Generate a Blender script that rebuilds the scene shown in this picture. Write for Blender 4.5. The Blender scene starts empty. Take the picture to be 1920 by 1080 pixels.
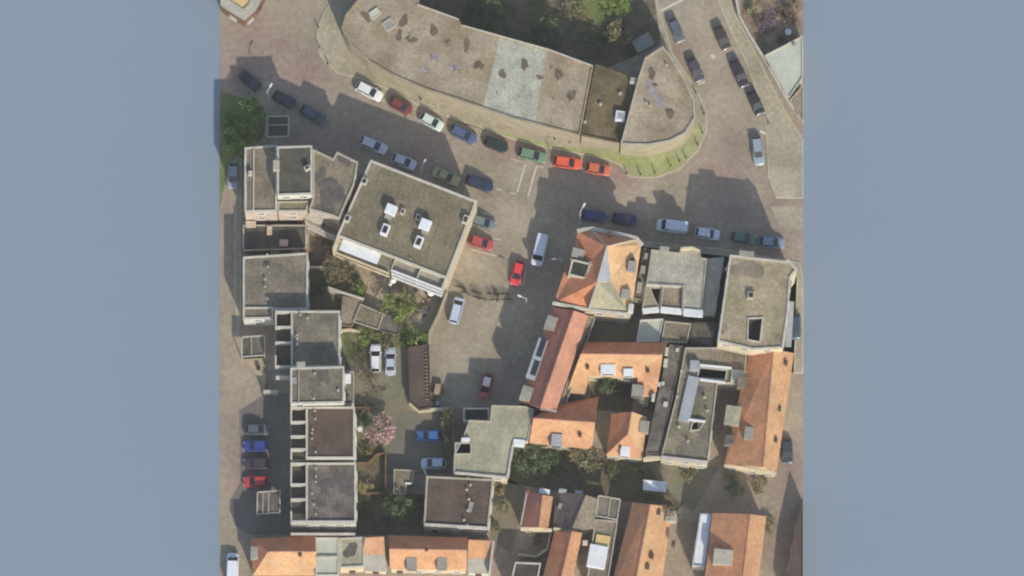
import bpy, bmesh, math, random
from mathutils import Vector, Matrix
random.seed(7)
R = math.radians
scene = bpy.context.scene
COL = scene.collection

# ---------------------------------------------------------------- camera, sky, sun, exposure
S = 0.083                     # metres of ground per photograph pixel
D = 1500.0                    # survey height used to lay out the plan
VZ = 0.84                     # storey heights of this town against the plan's

NX, NY = 960.0, 3612.0        # photograph pixel straight below the camera
NWX, NWY = (NX - 960) * S, (540 - NY) * S
cam_d = bpy.data.cameras.new('aerial_camera')
cam = bpy.data.objects.new('aerial_camera', cam_d); COL.objects.link(cam)
cam.location = (NWX, NWY, D * VZ)
cam_d.sensor_width = 36.0; cam_d.sensor_fit = 'HORIZONTAL'
cam_d.lens = 36.0 * D * VZ / (1920 * S)
cam_d.shift_x = (960 - NX) / 1920
cam_d.shift_y = (NY - 540) / 1920
cam_d.clip_end = 6000; cam_d.clip_start = 1
scene.camera = cam

SUN_EL, SUN_AZ = 33.5, 158.0  # degrees above the horizon, clockwise from north (+Y)
world = bpy.data.worlds.new('World'); scene.world = world; world.use_nodes = True
wn = world.node_tree.nodes; wl = world.node_tree.links
sky = wn.new('ShaderNodeTexSky'); sky.sky_type = 'NISHITA'; sky.sun_disc = False
sky.sun_elevation = R(SUN_EL); sky.sun_rotation = R(SUN_AZ); sky.air_density = 1.0; sky.dust_density = 1.0
wn['Background'].inputs[1].default_value = 0.14
wl.new(sky.outputs[0], wn['Background'].inputs[0])
sd = bpy.data.lights.new('sun', 'SUN'); sd.energy = 3.0; sd.angle = R(0.6); sd.color = (1.0, 0.93, 0.81)
sun = bpy.data.objects.new('sun', sd); COL.objects.link(sun)
sun.rotation_euler = Vector((-math.sin(R(SUN_AZ)) * math.cos(R(SUN_EL)), -math.cos(R(SUN_AZ)) * math.cos(R(SUN_EL)), -math.sin(R(SUN_EL)))).to_track_quat('-Z', 'Y').to_euler()
sun.location = (20, -60, 80)
vs = scene.view_settings
vs.view_transform = 'Standard'; vs.look = 'None'; vs.exposure = 0.29; vs.gamma = 1.0; vs.use_curve_mapping = False
scene.cycles.filter_width = 2.1
scene.cycles.max_bounces = 6

# ---------------------------------------------------------------- helpers
def W(px, py, h=0.0):
    """place seen at photograph pixel px,py and standing h metres above the street"""
    f = (D - h) / D
    x, y = (px - 960) * S, (540 - py) * S
    return Vector((NWX + (x - NWX) * f, NWY + (y - NWY) * f, h))

def lin(v):
    v /= 255.0
    return v / 12.92 if v <= 0.04045 else ((v + 0.055) / 1.055) ** 2.4
KREF = 0.95
def C(r, g, b, k=1.0):
    return tuple(min(0.85, lin(c) / KREF * k) for c in (r, g, b)) + (1.0,)

MATS = {}
def surf(name, col, var=0.18, big=4.0, mid=0.7, fine=0.12, rough=0.9, bump=0.0, metal=0.0, coat=0.0, spec=0.3, tint=None, tint_amt=0.35, tint_scale=6.0):
    m = bpy.data.materials.new(name); m.use_nodes = True
    nt = m.node_tree; N = nt.nodes; L = nt.links; b = N['Principled BSDF']
    if name.startswith(('felt', 'gravel', 'street', 'plaza', 'sidewalk')): var *= 1.35; mid *= 0.65; fine *= 1.6
    b.inputs['Roughness'].default_value = rough; b.inputs['Metallic'].default_value = metal
    b.inputs['Coat Weight'].default_value = coat; b.inputs['Specular IOR Level'].default_value = spec
    if var <= 0:
        b.inputs['Base Color'].default_value = col
    else:
        g = N.new('ShaderNodeNewGeometry')
        acc = None
        for sc, amt, det in ((big, 1.0, 4), (mid, 0.8, 3), (fine, 0.7, 2)):
            n = N.new('ShaderNodeTexNoise'); n.inputs['Scale'].default_value = 1.0 / sc; n.inputs['Detail'].default_value = det
            L.new(g.outputs['Position'], n.inputs['Vector'])
            mr = N.new('ShaderNodeMapRange'); mr.inputs[1].default_value = 0.33; mr.inputs[2].default_value = 0.67
            mr.inputs[3].default_value = 1 - var * amt; mr.inputs[4].default_value = 1 + var * amt
            L.new(n.outputs['Fac'], mr.inputs[0])
            if acc is None: acc = mr.outputs[0]
            else:
                mu = N.new('ShaderNodeMath'); mu.operation = 'MULTIPLY'
                L.new(acc, mu.inputs[0]); L.new(mr.outputs[0], mu.inputs[1]); acc = mu.outputs[0]
        base = N.new('ShaderNodeRGB'); base.outputs[0].default_value = col; src = base.outputs[0]
        if tint:
            n = N.new('ShaderNodeTexNoise'); n.inputs['Scale'].default_value = 1.0 / tint_scale; n.inputs['Detail'].default_value = 5
            mp = N.new('ShaderNodeMapping'); mp.inputs['Location'].default_value = (31, 17, 5)
            L.new(g.outputs['Position'], mp.inputs[0]); L.new(mp.outputs[0], n.inputs['Vector'])
            mr = N.new('ShaderNodeMapRange'); mr.inputs[1].default_value = 0.42; mr.inputs[2].default_value = 0.68
            mr.inputs[4].default_value = tint_amt * 2; L.new(n.outputs['Fac'], mr.inputs[0])
            mx = N.new('ShaderNodeMix'); mx.data_type = 'RGBA'
            L.new(mr.outputs[0], mx.inputs[0]); L.new(src, mx.inputs[6]); mx.inputs[7].default_value = tint
            src = mx.outputs[2]
        vm = N.new('ShaderNodeVectorMath'); vm.operation = 'SCALE'
        L.new(src, vm.inputs[0]); L.new(acc, vm.inputs['Scale'])
        L.new(vm.outputs[0], b.inputs['Base Color'])
        if bump:
            bp = N.new('ShaderNodeBump'); bp.inputs['Strength'].default_value = bump; bp.inputs['Distance'].default_value = 0.05
            L.new(n.outputs['Fac'], bp.inputs['Height']); L.new(bp.outputs[0], b.inputs['Normal'])
    MATS[name] = m
    return m

def tile_mat(name, col, var=0.2, tint=None):
    """clay pantiles: every tile its own shade, courses and rolls in relief (UV in metres)"""
    m = bpy.data.materials.new(name); m.use_nodes = True
    nt = m.node_tree; N = nt.nodes; L = nt.links; b = N['Principled BSDF']
    b.inputs['Roughness'].default_value = 0.85; b.inputs['Specular IOR Level'].default_value = 0.25
    uv = N.new('ShaderNodeUVMap')
    br = N.new('ShaderNodeTexBrick'); br.inputs['Scale'].default_value = 1.0
    br.inputs['Brick Width'].default_value = 0.42; br.inputs['Row Height'].default_value = 0.40
    br.inputs['Mortar Size'].default_value = 0.03; br.inputs['Mortar Smooth'].default_value = 0.4
    br.inputs['Color1'].default_value = tuple(c * (1 + var) for c in col[:3]) + (1,)
    br.inputs['Color2'].default_value = tuple(c * (1 - var) for c in col[:3]) + (1,)
    br.inputs['Mortar'].default_value = tuple(c * 0.78 for c in col[:3]) + (1,)
    L.new(uv.outputs[0], br.inputs['Vector'])
    g = N.new('ShaderNodeNewGeometry'); src = br.outputs['Color']
    for sc, lo, hi in ((3.2, 0.80, 1.18), (0.6, 0.88, 1.12)):
        n = N.new('ShaderNodeTexNoise'); n.inputs['Scale'].default_value = 1 / sc; n.inputs['Detail'].default_value = 4
        L.new(g.outputs['Position'], n.inputs['Vector'])
        mr = N.new('ShaderNodeMapRange'); mr.inputs[1].default_value = 0.25; mr.inputs[2].default_value = 0.75
        mr.inputs[3].default_value = lo; mr.inputs[4].default_value = hi; L.new(n.outputs['Fac'], mr.inputs[0])
        vm = N.new('ShaderNodeVectorMath'); vm.operation = 'SCALE'; L.new(src, vm.inputs[0]); L.new(mr.outputs[0], vm.inputs['Scale']); src = vm.outputs[0]
    if tint:
        n = N.new('ShaderNodeTexNoise'); n.inputs['Scale'].default_value = 0.45; n.inputs['Detail'].default_value = 5
        L.new(g.outputs['Position'], n.inputs['Vector'])
        mr = N.new('ShaderNodeMapRange'); mr.inputs[1].default_value = 0.5; mr.inputs[2].default_value = 0.75; mr.inputs[4].default_value = 0.55; L.new(n.outputs['Fac'], mr.inputs[0])
        mx = N.new('ShaderNodeMix'); mx.data_type = 'RGBA'; L.new(mr.outputs[0], mx.inputs[0]); L.new(src, mx.inputs[6]); mx.inputs[7].default_value = tint; src = mx.outputs[2]
    L.new(src, b.inputs['Base Color'])
    bp = N.new('ShaderNodeBump'); bp.inputs['Strength'].default_value = 0.35; bp.inputs['Distance'].default_value = 0.04
    L.new(br.outputs['Fac'], bp.inputs['Height']); bp.invert = True; L.new(bp.outputs[0], b.inputs['Normal'])
    MATS[name] = m
    return m

# materials -------------------------------------------------------
surf('base_grey_blue', C(135, 148, 159), var=0, spec=0.0, rough=1.0)
surf('street', C(160, 147, 126), 0.11, 9, 1.3, 0.15, tint=C(152, 130, 116), tint_amt=0.5, tint_scale=8, bump=0.2)
surf('plaza', C(162, 150, 128), 0.11, 7, 1.2, 0.15, tint=C(146, 134, 112), tint_amt=0.45, tint_scale=5, bump=0.2)
surf('sidewalk', C(170, 159, 136), 0.11, 6, 1.0, 0.16, tint=C(156, 148, 120), tint_amt=0.45, tint_scale=7, bump=0.2)
surf('mossy_paving', C(160, 160, 116), 0.12, 4, 0.9, 0.2, tint=C(150, 158, 92), tint_amt=0.45, tint_scale=3, bump=0.2)
surf('kerb', C(186, 180, 152), 0.10, 3, 0.8, 0.2)
surf('asphalt_yard', C(118, 112, 98), 0.10, 4, 0.8, 0.12, tint=C(126, 124, 98), tint_amt=0.4, bump=0.2)
surf('drive', C(132, 122, 102), 0.10, 4, 0.8, 0.12, tint=C(122, 124, 100), tint_amt=0.4, bump=0.2)
surf('patio', C(184, 167, 138), 0.12, 3, 0.6, 0.12, tint=C(150, 130, 104), tint_amt=0.4, bump=0.2)
surf('soil', C(114, 100, 82), 0.22, 2.2, 0.5, 0.1, tint=C(92, 92, 52), tint_amt=0.45, tint_scale=2.0, bump=0.5)
surf('garden_earth', C(150, 130, 106), 0.22, 2.0, 0.6, 0.2, tint=C(118, 98, 78), tint_amt=0.5, tint_scale=1.6, bump=0.4)
surf('grass', C(112, 124, 74), 0.22, 2.5, 0.5, 0.1, tint=C(130, 124, 72), tint_amt=0.4, tint_scale=2.5, bump=0.5)
surf('rough_grass', C(120, 116, 84), 0.22, 2.2, 0.5, 0.1, tint=C(84, 98, 52), tint_amt=0.5, tint_scale=1.6, bump=0.5)
surf('marking', C(212, 204, 184), 0.12, 1.5, 0.3, 0.1)
surf('white_paint', C(206, 202, 190), 0.08, 2, 0.5, 0.15, rough=0.6)
surf('cream_wall', C(205, 190, 160), 0.10, 2.5, 0.7, 0.15)
surf('pink_brick', C(192, 174, 156), 0.12, 2.5, 0.5, 0.12)
surf('brown_brick', C(120, 92, 74), 0.14, 2.5, 0.5, 0.12)
surf('grey_wall', C(150, 145, 132), 0.12, 2.5, 0.6, 0.15)
surf('beige_wall', C(168, 157, 132), 0.10, 2.5, 0.6, 0.15)
surf('coping', C(190, 184, 168), 0.10, 2, 0.5, 0.15, rough=0.7)
surf('stone_coping', C(172, 166, 148), 0.10, 2, 0.5, 0.15)
surf('gravel_beige', C(162, 147, 124), 0.13, 4, 0.8, 0.16, tint=C(142, 126, 98), tint_amt=0.45, tint_scale=4, bump=0.4)
surf('gravel_mossy', C(160, 146, 120), 0.14, 4, 0.8, 0.16, tint=C(144, 134, 100), tint_amt=0.45, tint_scale=2.4, bump=0.4)
surf('gravel_grey', C(172, 167, 150), 0.13, 3, 0.7, 0.16, tint=C(158, 154, 136), tint_amt=0.4, tint_scale=3, bump=0.4)
surf('gravel_pale', C(172, 169, 152), 0.14, 2, 0.5, 0.16, tint=C(160, 162, 140), tint_amt=0.3, tint_scale=2.5, bump=0.5)
surf('gravel_dark', C(114, 100, 74), 0.18, 3, 0.7, 0.13, tint=C(90, 82, 52), tint_amt=0.45, tint_scale=3, bump=0.4)
surf('felt_olive', C(130, 119, 95), 0.14, 5, 0.9, 0.17, tint=C(116, 108, 84), tint_amt=0.45, tint_scale=3.2, bump=0.3)
surf('felt_grey', C(114, 107, 92), 0.16, 3.5, 0.7, 0.16, tint=C(134, 124, 106), tint_amt=0.45, tint_scale=2.4, bump=0.3)
surf('felt_mid', C(116, 107, 97), 0.18, 3, 0.7, 0.16, tint=C(90, 83, 74), tint_amt=0.5, tint_scale=1.6, bump=0.3)
surf('felt_brown', C(92, 77, 67), 0.13, 3.5, 0.8, 0.13, tint=C(102, 84, 72), tint_amt=0.4, tint_scale=3, bump=0.3)
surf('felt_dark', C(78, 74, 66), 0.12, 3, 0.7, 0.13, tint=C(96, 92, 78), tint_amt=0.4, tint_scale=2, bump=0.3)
surf('felt_taupe', C(136, 122, 105), 0.18, 3, 0.7, 0.13, tint=C(116, 112, 86), tint_amt=0.5, tint_scale=2.4, bump=0.3)
surf('gravel_olive', C(164, 157, 132), 0.12, 4, 0.8, 0.16, tint=C(152, 148, 122), tint_amt=0.45, tint_scale=3, bump=0.4)
surf('cream_roof', C(212, 182, 122), 0.08, 2, 0.6, 0.13)
surf('pale_roof', C(188, 190, 170), 0.06, 3, 0.8, 0.15)
surf('white_roof', C(222, 224, 222), 0.06, 2, 0.6, 0.15, rough=0.6)
surf('zinc', C(172, 174, 174), 0.08, 2, 0.5, 0.15, rough=0.5, metal=0.2)
surf('lead', C(152, 147, 134), 0.10, 2, 0.5, 0.15, rough=0.6)
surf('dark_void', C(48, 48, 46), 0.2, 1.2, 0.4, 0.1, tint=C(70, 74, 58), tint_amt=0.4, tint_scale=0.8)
surf('stain', C(108, 95, 78), 0.2, 0.8, 0.3, 0.1)
surf('damp_felt', C(94, 89, 83), 0.2, 0.9, 0.3, 0.1)
surf('stain_purple', C(148, 139, 134), 0.2, 0.8, 0.3, 0.1)
surf('wood', C(118, 92, 70), 0.2, 1.2, 0.4, 0.1)
surf('dark_wood', C(84, 66, 54), 0.2, 1.2, 0.4, 0.1)
surf('metal_dark', C(70, 70, 70), 0.1, 1, 0.3, 0.1, rough=0.5, metal=0.4)
surf('lamp_pole', C(206, 206, 198), 0.05, 1, 0.3, 0.1, rough=0.5)
surf('rubber', C(40, 40, 40), 0.1, 1, 0.2, 0.05)
surf('glass', (0.02, 0.025, 0.03, 1), 0, rough=0.06, spec=0.6)
surf('window_glass', (0.03, 0.04, 0.05, 1), 0, rough=0.08, spec=0.5)
surf('headlight', C(200, 204, 206), 0, rough=0.15)
surf('tail_light', C(120, 20, 18), 0, rough=0.2)
surf('rim', C(150, 152, 154), 0, rough=0.35, metal=0.7)
surf('bark', C(86, 72, 56), 0.25, 0.8, 0.25, 0.08)
surf('blue_cloth', C(96, 124, 150), 0.1, 1, 0.3, 0.1)
surf('parasol_cloth', C(236, 232, 220), 0.04, 1, 0.3, 0.1)
tile_mat('tile_orange', C(200, 150, 110), 0.10, tint=C(190, 160, 130))
tile_mat('tile_pale_orange', C(222, 178, 130), 0.08, tint=C(214, 176, 134))  # east slopes: sunlight put into a paler tile colour
tile_mat('tile_weathered', C(204, 144, 104), 0.12, tint=C(150, 134, 116))
tile_mat('tile_amber', C(204, 158, 114), 0.10, tint=C(194, 172, 140))
tile_mat('tile_salmon', C(194, 140, 114), 0.08)  # ridge caps, and the red roof's sunny side with light put into the colour
tile_mat('tile_red', C(174, 116, 96), 0.10, tint=C(150, 118, 104))  # west slopes: shade put into a darker tile colour
tile_mat('tile_brown', C(206, 136, 98), 0.10, tint=C(172, 132, 104))  # north and west slopes: shade put into a browner tile colour
tile_mat('tile_slate', C(104, 94, 88), 0.12)
def leafmat(name, col, var=0.45):
    m = surf(name, col, var, 1.4, 0.5, 0.15, rough=0.7, spec=0.2)
    m.node_tree.nodes['Principled BSDF'].inputs['Transmission Weight'].default_value = 0.0
    return m
leafmat('leaf_green', C(122, 140, 74)); leafmat('leaf_dark', C(100, 114, 76)); leafmat('leaf_olive', C(136, 130, 92))
leafmat('leaf_yellow', C(166, 156, 104)); leafmat('leaf_pink', C(196, 160, 154), 0.35); leafmat('leaf_brown', C(116, 104, 80)); leafmat('leaf_purple', C(130, 114, 118), 0.3)
leafmat('leaf_bright', C(130, 142, 74))

# mesh helpers ----------------------------------------------------
def newobj(name, verts, faces, mat, parent=None, loc=None, uv=False, smooth=False):
    me = bpy.data.meshes.new(name); me.from_pydata([tuple(v) for v in verts], [], faces)
    if isinstance(mat, str): mat = MATS[mat]
    me.materials.append(mat)
    if uv:
        lay = me.uv_layers.new(name='UVMap')
        for p in me.polygons:
            n = p.normal
            u = Vector((-n.y, n.x, 0))
            u = u.normalized() if u.length > 1e-4 else Vector((1, 0, 0))
            v = n.cross(u)
            for li in p.loop_indices:
                co = me.vertices[me.loops[li].vertex_index].co
                lay.data[li].uv = (co.dot(u), co.dot(v))
    if smooth:
        for p in me.polygons: p.use_smooth = True
    o = bpy.data.objects.new(name, me); COL.objects.link(o)
    if parent: o.parent = parent
    if loc is not None: o.location = loc
    return o

def bmobj(name, bm, mat, parent=None, loc=None, smooth=False):
    bmesh.ops.recalc_face_normals(bm, faces=bm.faces)
    me = bpy.data.meshes.new(name); bm.to_mesh(me); bm.free()
    me.materials.append(MATS[mat] if isinstance(mat, str) else mat)
    if smooth:
        for p in me.polygons: p.use_smooth = True
    o = bpy.data.objects.new(name, me); COL.objects.link(o)
    if parent: o.parent = parent
    if loc is not None: o.location = loc
    return o

def linkobj(name, me, parent=None, loc=(0, 0, 0), rz=0.0):
    o = bpy.data.objects.new(name, me); COL.objects.link(o)
    if parent: o.parent = parent
    o.location = loc; o.rotation_euler = (0, 0, rz)
    return o

def tag(o, label, cat, group=None):
    o['label'] = label; o['category'] = cat
    if group: o['group'] = group
    return o

def empty(name, loc, rz=0.0):
    o = bpy.data.objects.new(name, None); COL.objects.link(o)
    o.location = loc; o.rotation_euler = (0, 0, rz); o.empty_display_size = 0.3
    return o

def addbox(bm, cx, cy, cz, sx, sy, sz, rz=0.0, bev=0.0):
    m = Matrix.Translation((cx, cy, cz)) @ Matrix.Rotation(rz, 4, 'Z') @ Matrix.Diagonal((sx, sy, sz, 1))
    r = bmesh.ops.create_cube(bm, size=1.0, matrix=m)
    if bev:
        es = list({e for v in r['verts'] for e in v.link_edges})
        bmesh.ops.bevel(bm, geom=es, offset=bev, segments=1, affect='EDGES')

def addtube(bm, a, b, r0, r1=None, n=8):
    a, b = Vector(a), Vector(b); r1 = r0 if r1 is None else r1
    d = b - a
    if d.length < 1e-6: return
    q = d.to_track_quat('Z', 'Y')
    ring = []
    for p, r in ((a, r0), (b, r1)):
        ring.append([bm.verts.new(p + q @ Vector((r * math.cos(2 * math.pi * i / n), r * math.sin(2 * math.pi * i / n), 0))) for i in range(n)])
    for i in range(n):
        bm.faces.new((ring[0][i], ring[0][(i + 1) % n], ring[1][(i + 1) % n], ring[1][i]))
    bm.faces.new(ring[0][::-1]); bm.faces.new(ring[1])

def addprism(bm, pts, z0, z1):
    lo = [bm.verts.new((p[0], p[1], z0)) for p in pts]; hi = [bm.verts.new((p[0], p[1], z1)) for p in pts]
    n = len(pts)
    for i in range(n): bm.faces.new((lo[i], lo[(i + 1) % n], hi[(i + 1) % n], hi[i]))
    bm.faces.new(hi); bm.faces.new(lo[::-1])

def area2(p):
    return sum(p[i][0] * p[(i + 1) % len(p)][1] - p[(i + 1) % len(p)][0] * p[i][1] for i in range(len(p)))
def ccw(p):
    p = list(p)
    return p if area2(p) > 0 else p[::-1]
def inset(p, d):
    """p counter-clockwise, moved d metres inwards"""
    n = len(p); out = []
    for i in range(n):
        a, b, c = Vector(p[i - 1][:2]), Vector(p[i][:2]), Vector(p[(i + 1) % n][:2])
        e1, e2 = (b - a).normalized(), (c - b).normalized()
        n1, n2 = Vector((-e1.y, e1.x)), Vector((-e2.y, e2.x))
        k = n1 + n2
        den = max(0.35, 1 + n1.dot(n2))
        out.append(b + k * (d / den))
    return out
def inside(pt, poly):
    x, y = pt; c = False; n = len(poly)
    for i in range(n):
        x0, y0 = poly[i][0], poly[i][1]; x1, y1 = poly[i - 1][0], poly[i - 1][1]
        if (y0 > y) != (y1 > y) and x < (x1 - x0) * (y - y0) / (y1 - y0) + x0: c = not c
    return c

FOOT = []      # (footprint, height, thing) of every building
XL, XR = W(412, 0).x, W(1506, 0).x

def struct(o):
    o['kind'] = 'structure'; return o

# ---------------------------------------------------------------- ground
struct(newobj('ground', [(-2200, -2200, -0.03), (2200, -2200, -0.03), (2200, 2200, -0.03), (-2200, 2200, -0.03)], [(0, 1, 2, 3)], 'base_grey_blue'))  # plain blue-grey backdrop beyond the town's cut edges, not land
bm = bmesh.new()
y0, y1 = W(0, 1230).y, W(0, -130).y
addprism(bm, [(XL, y0), (XR, y0), (XR, y1), (XL, y1)], -0.35, 0.0)
struct(bmobj('street', bm, 'street'))

def sheet(name, pts, mat, z):
    P = ccw([W(*p) for p in pts])
    bm = bmesh.new(); vsx = [bm.verts.new((p.x, p.y, z)) for p in P]
    es = [bm.edges.new((vsx[i], vsx[(i + 1) % len(vsx)])) for i in range(len(vsx))]
    bmesh.ops.triangle_fill(bm, edges=es, use_beauty=True)
    for f in bm.faces:
        if f.normal.z < 0: f.normal_flip()
    me = bpy.data.meshes.new(name); bm.to_mesh(me); bm.free(); me.materials.append(MATS[mat])
    o = bpy.data.objects.new(name, me); COL.objects.link(o)
    return struct(o)
def slab(name, pts, mat, z1, kerb=True):
    """raised pavement with a kerb of its own round it"""
    P = ccw([W(*p).to_2d() for p in pts])
    bm = bmesh.new(); addprism(bm, P, 0.0, z1)
    bmesh.ops.triangulate(bm, faces=[f for f in bm.faces if len(f.verts) > 4])
    o = struct(bmobj(name, bm, mat))
    if kerb:
        bm = bmesh.new(); Q = inset(P, 0.16); n = len(P)
        a = [bm.verts.new((p[0], p[1], z1 + 0.006)) for p in P]; b = [bm.verts.new((p[0], p[1], z1 + 0.006)) for p in Q]
        c = [bm.verts.new((p[0], p[1], 0.0)) for p in inset(P, -0.01)]
        for i in range(n):
            j = (i + 1) % n
            bm.faces.new((a[i], a[j], b[j], b[i])); bm.faces.new((c[i], c[j], a[j], a[i]))
        bmobj('kerb', bm, 'kerb', o)
    return o

slab('pavement', [(665, -90), (635, -20), (612, 15), (597, 45), (592, 75), (600, 105), (632, 138), (668, 146), (720, 165), (780, 196), (840, 220), (900, 240), (960, 261), (1030, 279), (1090, 290), (1140, 300), (1165, 312), (1180, 333), (1230, 334), (1275, 318), (1310, 282), (1326, 245), (1326, 212), (1312, 178), (1285, 135), (1262, 100), (1246, 50), (1235, 10), (1215, -90)], 'sidewalk', 0.12)
sheet('mossy_paving', [(850, 226), (960, 252), (1030, 270), (1140, 284), (1195, 280), (1258, 272), (1290, 252), (1312, 232), (1322, 240), (1308, 280), (1273, 315), (1230, 331), (1184, 330), (1168, 309), (1140, 298), (1090, 288), (1030, 277), (960, 259), (850, 222)], 'mossy_paving', 0.124)
slab('pavement', [(1362, -90), (1375, 20), (1415, 95), (1450, 165), (1474, 210), (1506, 262), (1506, 372), (1455, 372), (1440, 330), (1436, 240), (1424, 190), (1400, 120), (1370, 60), (1345, 0), (1330, -90)], 'sidewalk', 0.12)
sheet('verge', [(1446, 388), (1506, 384), (1506, 432), (1462, 426)], 'sidewalk', 0.004)
sheet('verge', [(412, 170), (470, 190), (500, 215), (492, 262), (455, 275), (432, 300), (412, 390)], 'grass', 0.008)
surf('bay_asphalt', C(122, 113, 104), 0.10, 4, 0.8, 0.12, tint=C(104, 98, 94), tint_amt=0.4, bump=0.2)  # asphalt darkened to hold the shade lying over the parking bays
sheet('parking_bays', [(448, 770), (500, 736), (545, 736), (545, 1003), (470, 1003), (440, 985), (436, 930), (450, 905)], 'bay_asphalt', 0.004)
sheet('plaza', [(880, 300), (1000, 300), (990, 370), (985, 540), (930, 760), (806, 768), (803, 640), (840, 545)], 'plaza', 0.004)
slab('pavement', [(440, 300), (452, 290), (452, 600), (446, 640), (440, 560)], 'sidewalk', 0.12)
slab('pavement', [(1200, 452), (1350, 466), (1500, 492), (1506, 520), (1506, 700), (1488, 700), (1494, 520), (1360, 480), (1200, 462)], 'sidewalk', 0.12)
sheet('yard', [(640, 600), (760, 640), (772, 770), (850, 768), (850, 890), (730, 890), (668, 870), (640, 760)], 'drive', 0.004)
sheet('yard', [(752, 770), (850, 772), (850, 888), (728, 888), (728, 840)], 'asphalt_yard', 0.008)
sheet('patio', [(612, 470), (635, 462), (838, 548), (806, 632), (700, 615), (612, 545)], 'patio', 0.006)
sheet('garden', [(612, 490), (650, 490), (690, 540), (680, 562), (612, 542)], 'rough_grass', 0.010)
sheet('garden', [(640, 612), (805, 622), (805, 655), (640, 640)], 'rough_grass', 0.010)
sheet('garden', [(640, 615), (690, 640), (690, 690), (650, 690)], 'rough_grass', 0.014)
sheet('garden', [(668, 765), (728, 800), (728, 870), (668, 868)], 'rough_grass', 0.010)
sheet('garden', [(668, 868), (722, 868), (722, 925), (668, 925)], 'soil', 0.014)
sheet('garden', [(668, 926), (795, 926), (795, 1003), (668, 1003)], 'soil', 0.010)
sheet('garden', [(828, 775), (850, 775), (850, 860), (828, 860)], 'soil', 0.012)
sheet('garden', [(922, 895), (952, 895), (985, 915), (960, 1040), (920, 1010)], 'drive', 0.010)
sheet('garden', [(950, 830), (1120, 840), (1290, 865), (1280, 950), (1170, 940), (1040, 920), (950, 905)], 'soil', 0.010)
sheet('yard', [(1205, 862), (1348, 876), (1300, 960), (1262, 930)], 'drive', 0.014)
sheet('garden', [(1108, 700), (1195, 704), (1185, 772), (1108, 770)], 'soil', 0.014)
sheet('garden', [(770, -90), (1215, -90), (1240, 85), (1110, 140), (780, 60)], 'soil', 0.124)
sheet('lawn', [(1090, -60), (1190, -60), (1180, 25), (1120, 45), (1085, 20)], 'grass', 0.128)
sheet('garden', [(1385, -90), (1506, -90), (1506, 70), (1430, 108), (1392, 35)], 'garden_earth', 0.124)
sheet('garden', [(580, 440), (640, 455), (612, 500), (580, 500)], 'soil', 0.010)
sheet('garden', [(580, 502), (612, 502), (612, 545), (640, 560), (638, 580), (580, 580)], 'soil', 0.014)
sheet('alley', [(1200, 470), (1222, 468), (1195, 640), (1105, 640), (1110, 590), (1185, 590)], 'asphalt_yard', 0.010)

def line(pts, w=0.12, z=0.014, name='road_marking', label=None):
    for (a, b) in zip(pts[:-1], pts[1:]):
        A, B = W(*a), W(*b); d = (B - A).normalized(); n = Vector((-d.y, d.x, 0)) * (w / 2)
        o = newobj(name, [(p.x, p.y, z) for p in (A - n, B - n, B + n, A + n)], [(0, 1, 2, 3)], 'marking'); struct(o)
for pts in ([(985, 308), (970, 360)], [(1006, 312), (990, 368)]):
    line(pts, 0.2)
for pts in ([(957, 297), (973, 302)], [(930, 354), (942, 357)], [(955, 361), (969, 364)], [(883, 468), (930, 480)], [(925, 447), (939, 450)], [(1005, 311), (1020, 314)],
            [(986, 500), (983, 535)], [(905, 400), (921, 404)]):
    line(pts, 0.12)
line([(1228, 26), (1290, -6)], 0.3); line([(1332, 103), (1340, 108)], 0.55); line([(1310, 158), (1322, 153)], 0.3); line([(1268, 82), (1281, 77)], 0.25)
line([(1446, 255), (1425, 246)], 0.4)

# ---------------------------------------------------------------- buildings
def finish_building(root, P, h, wins):
    root['_w'] = wins
    FOOT.append(([(p[0], p[1]) for p in P], h, root, wins))

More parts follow.
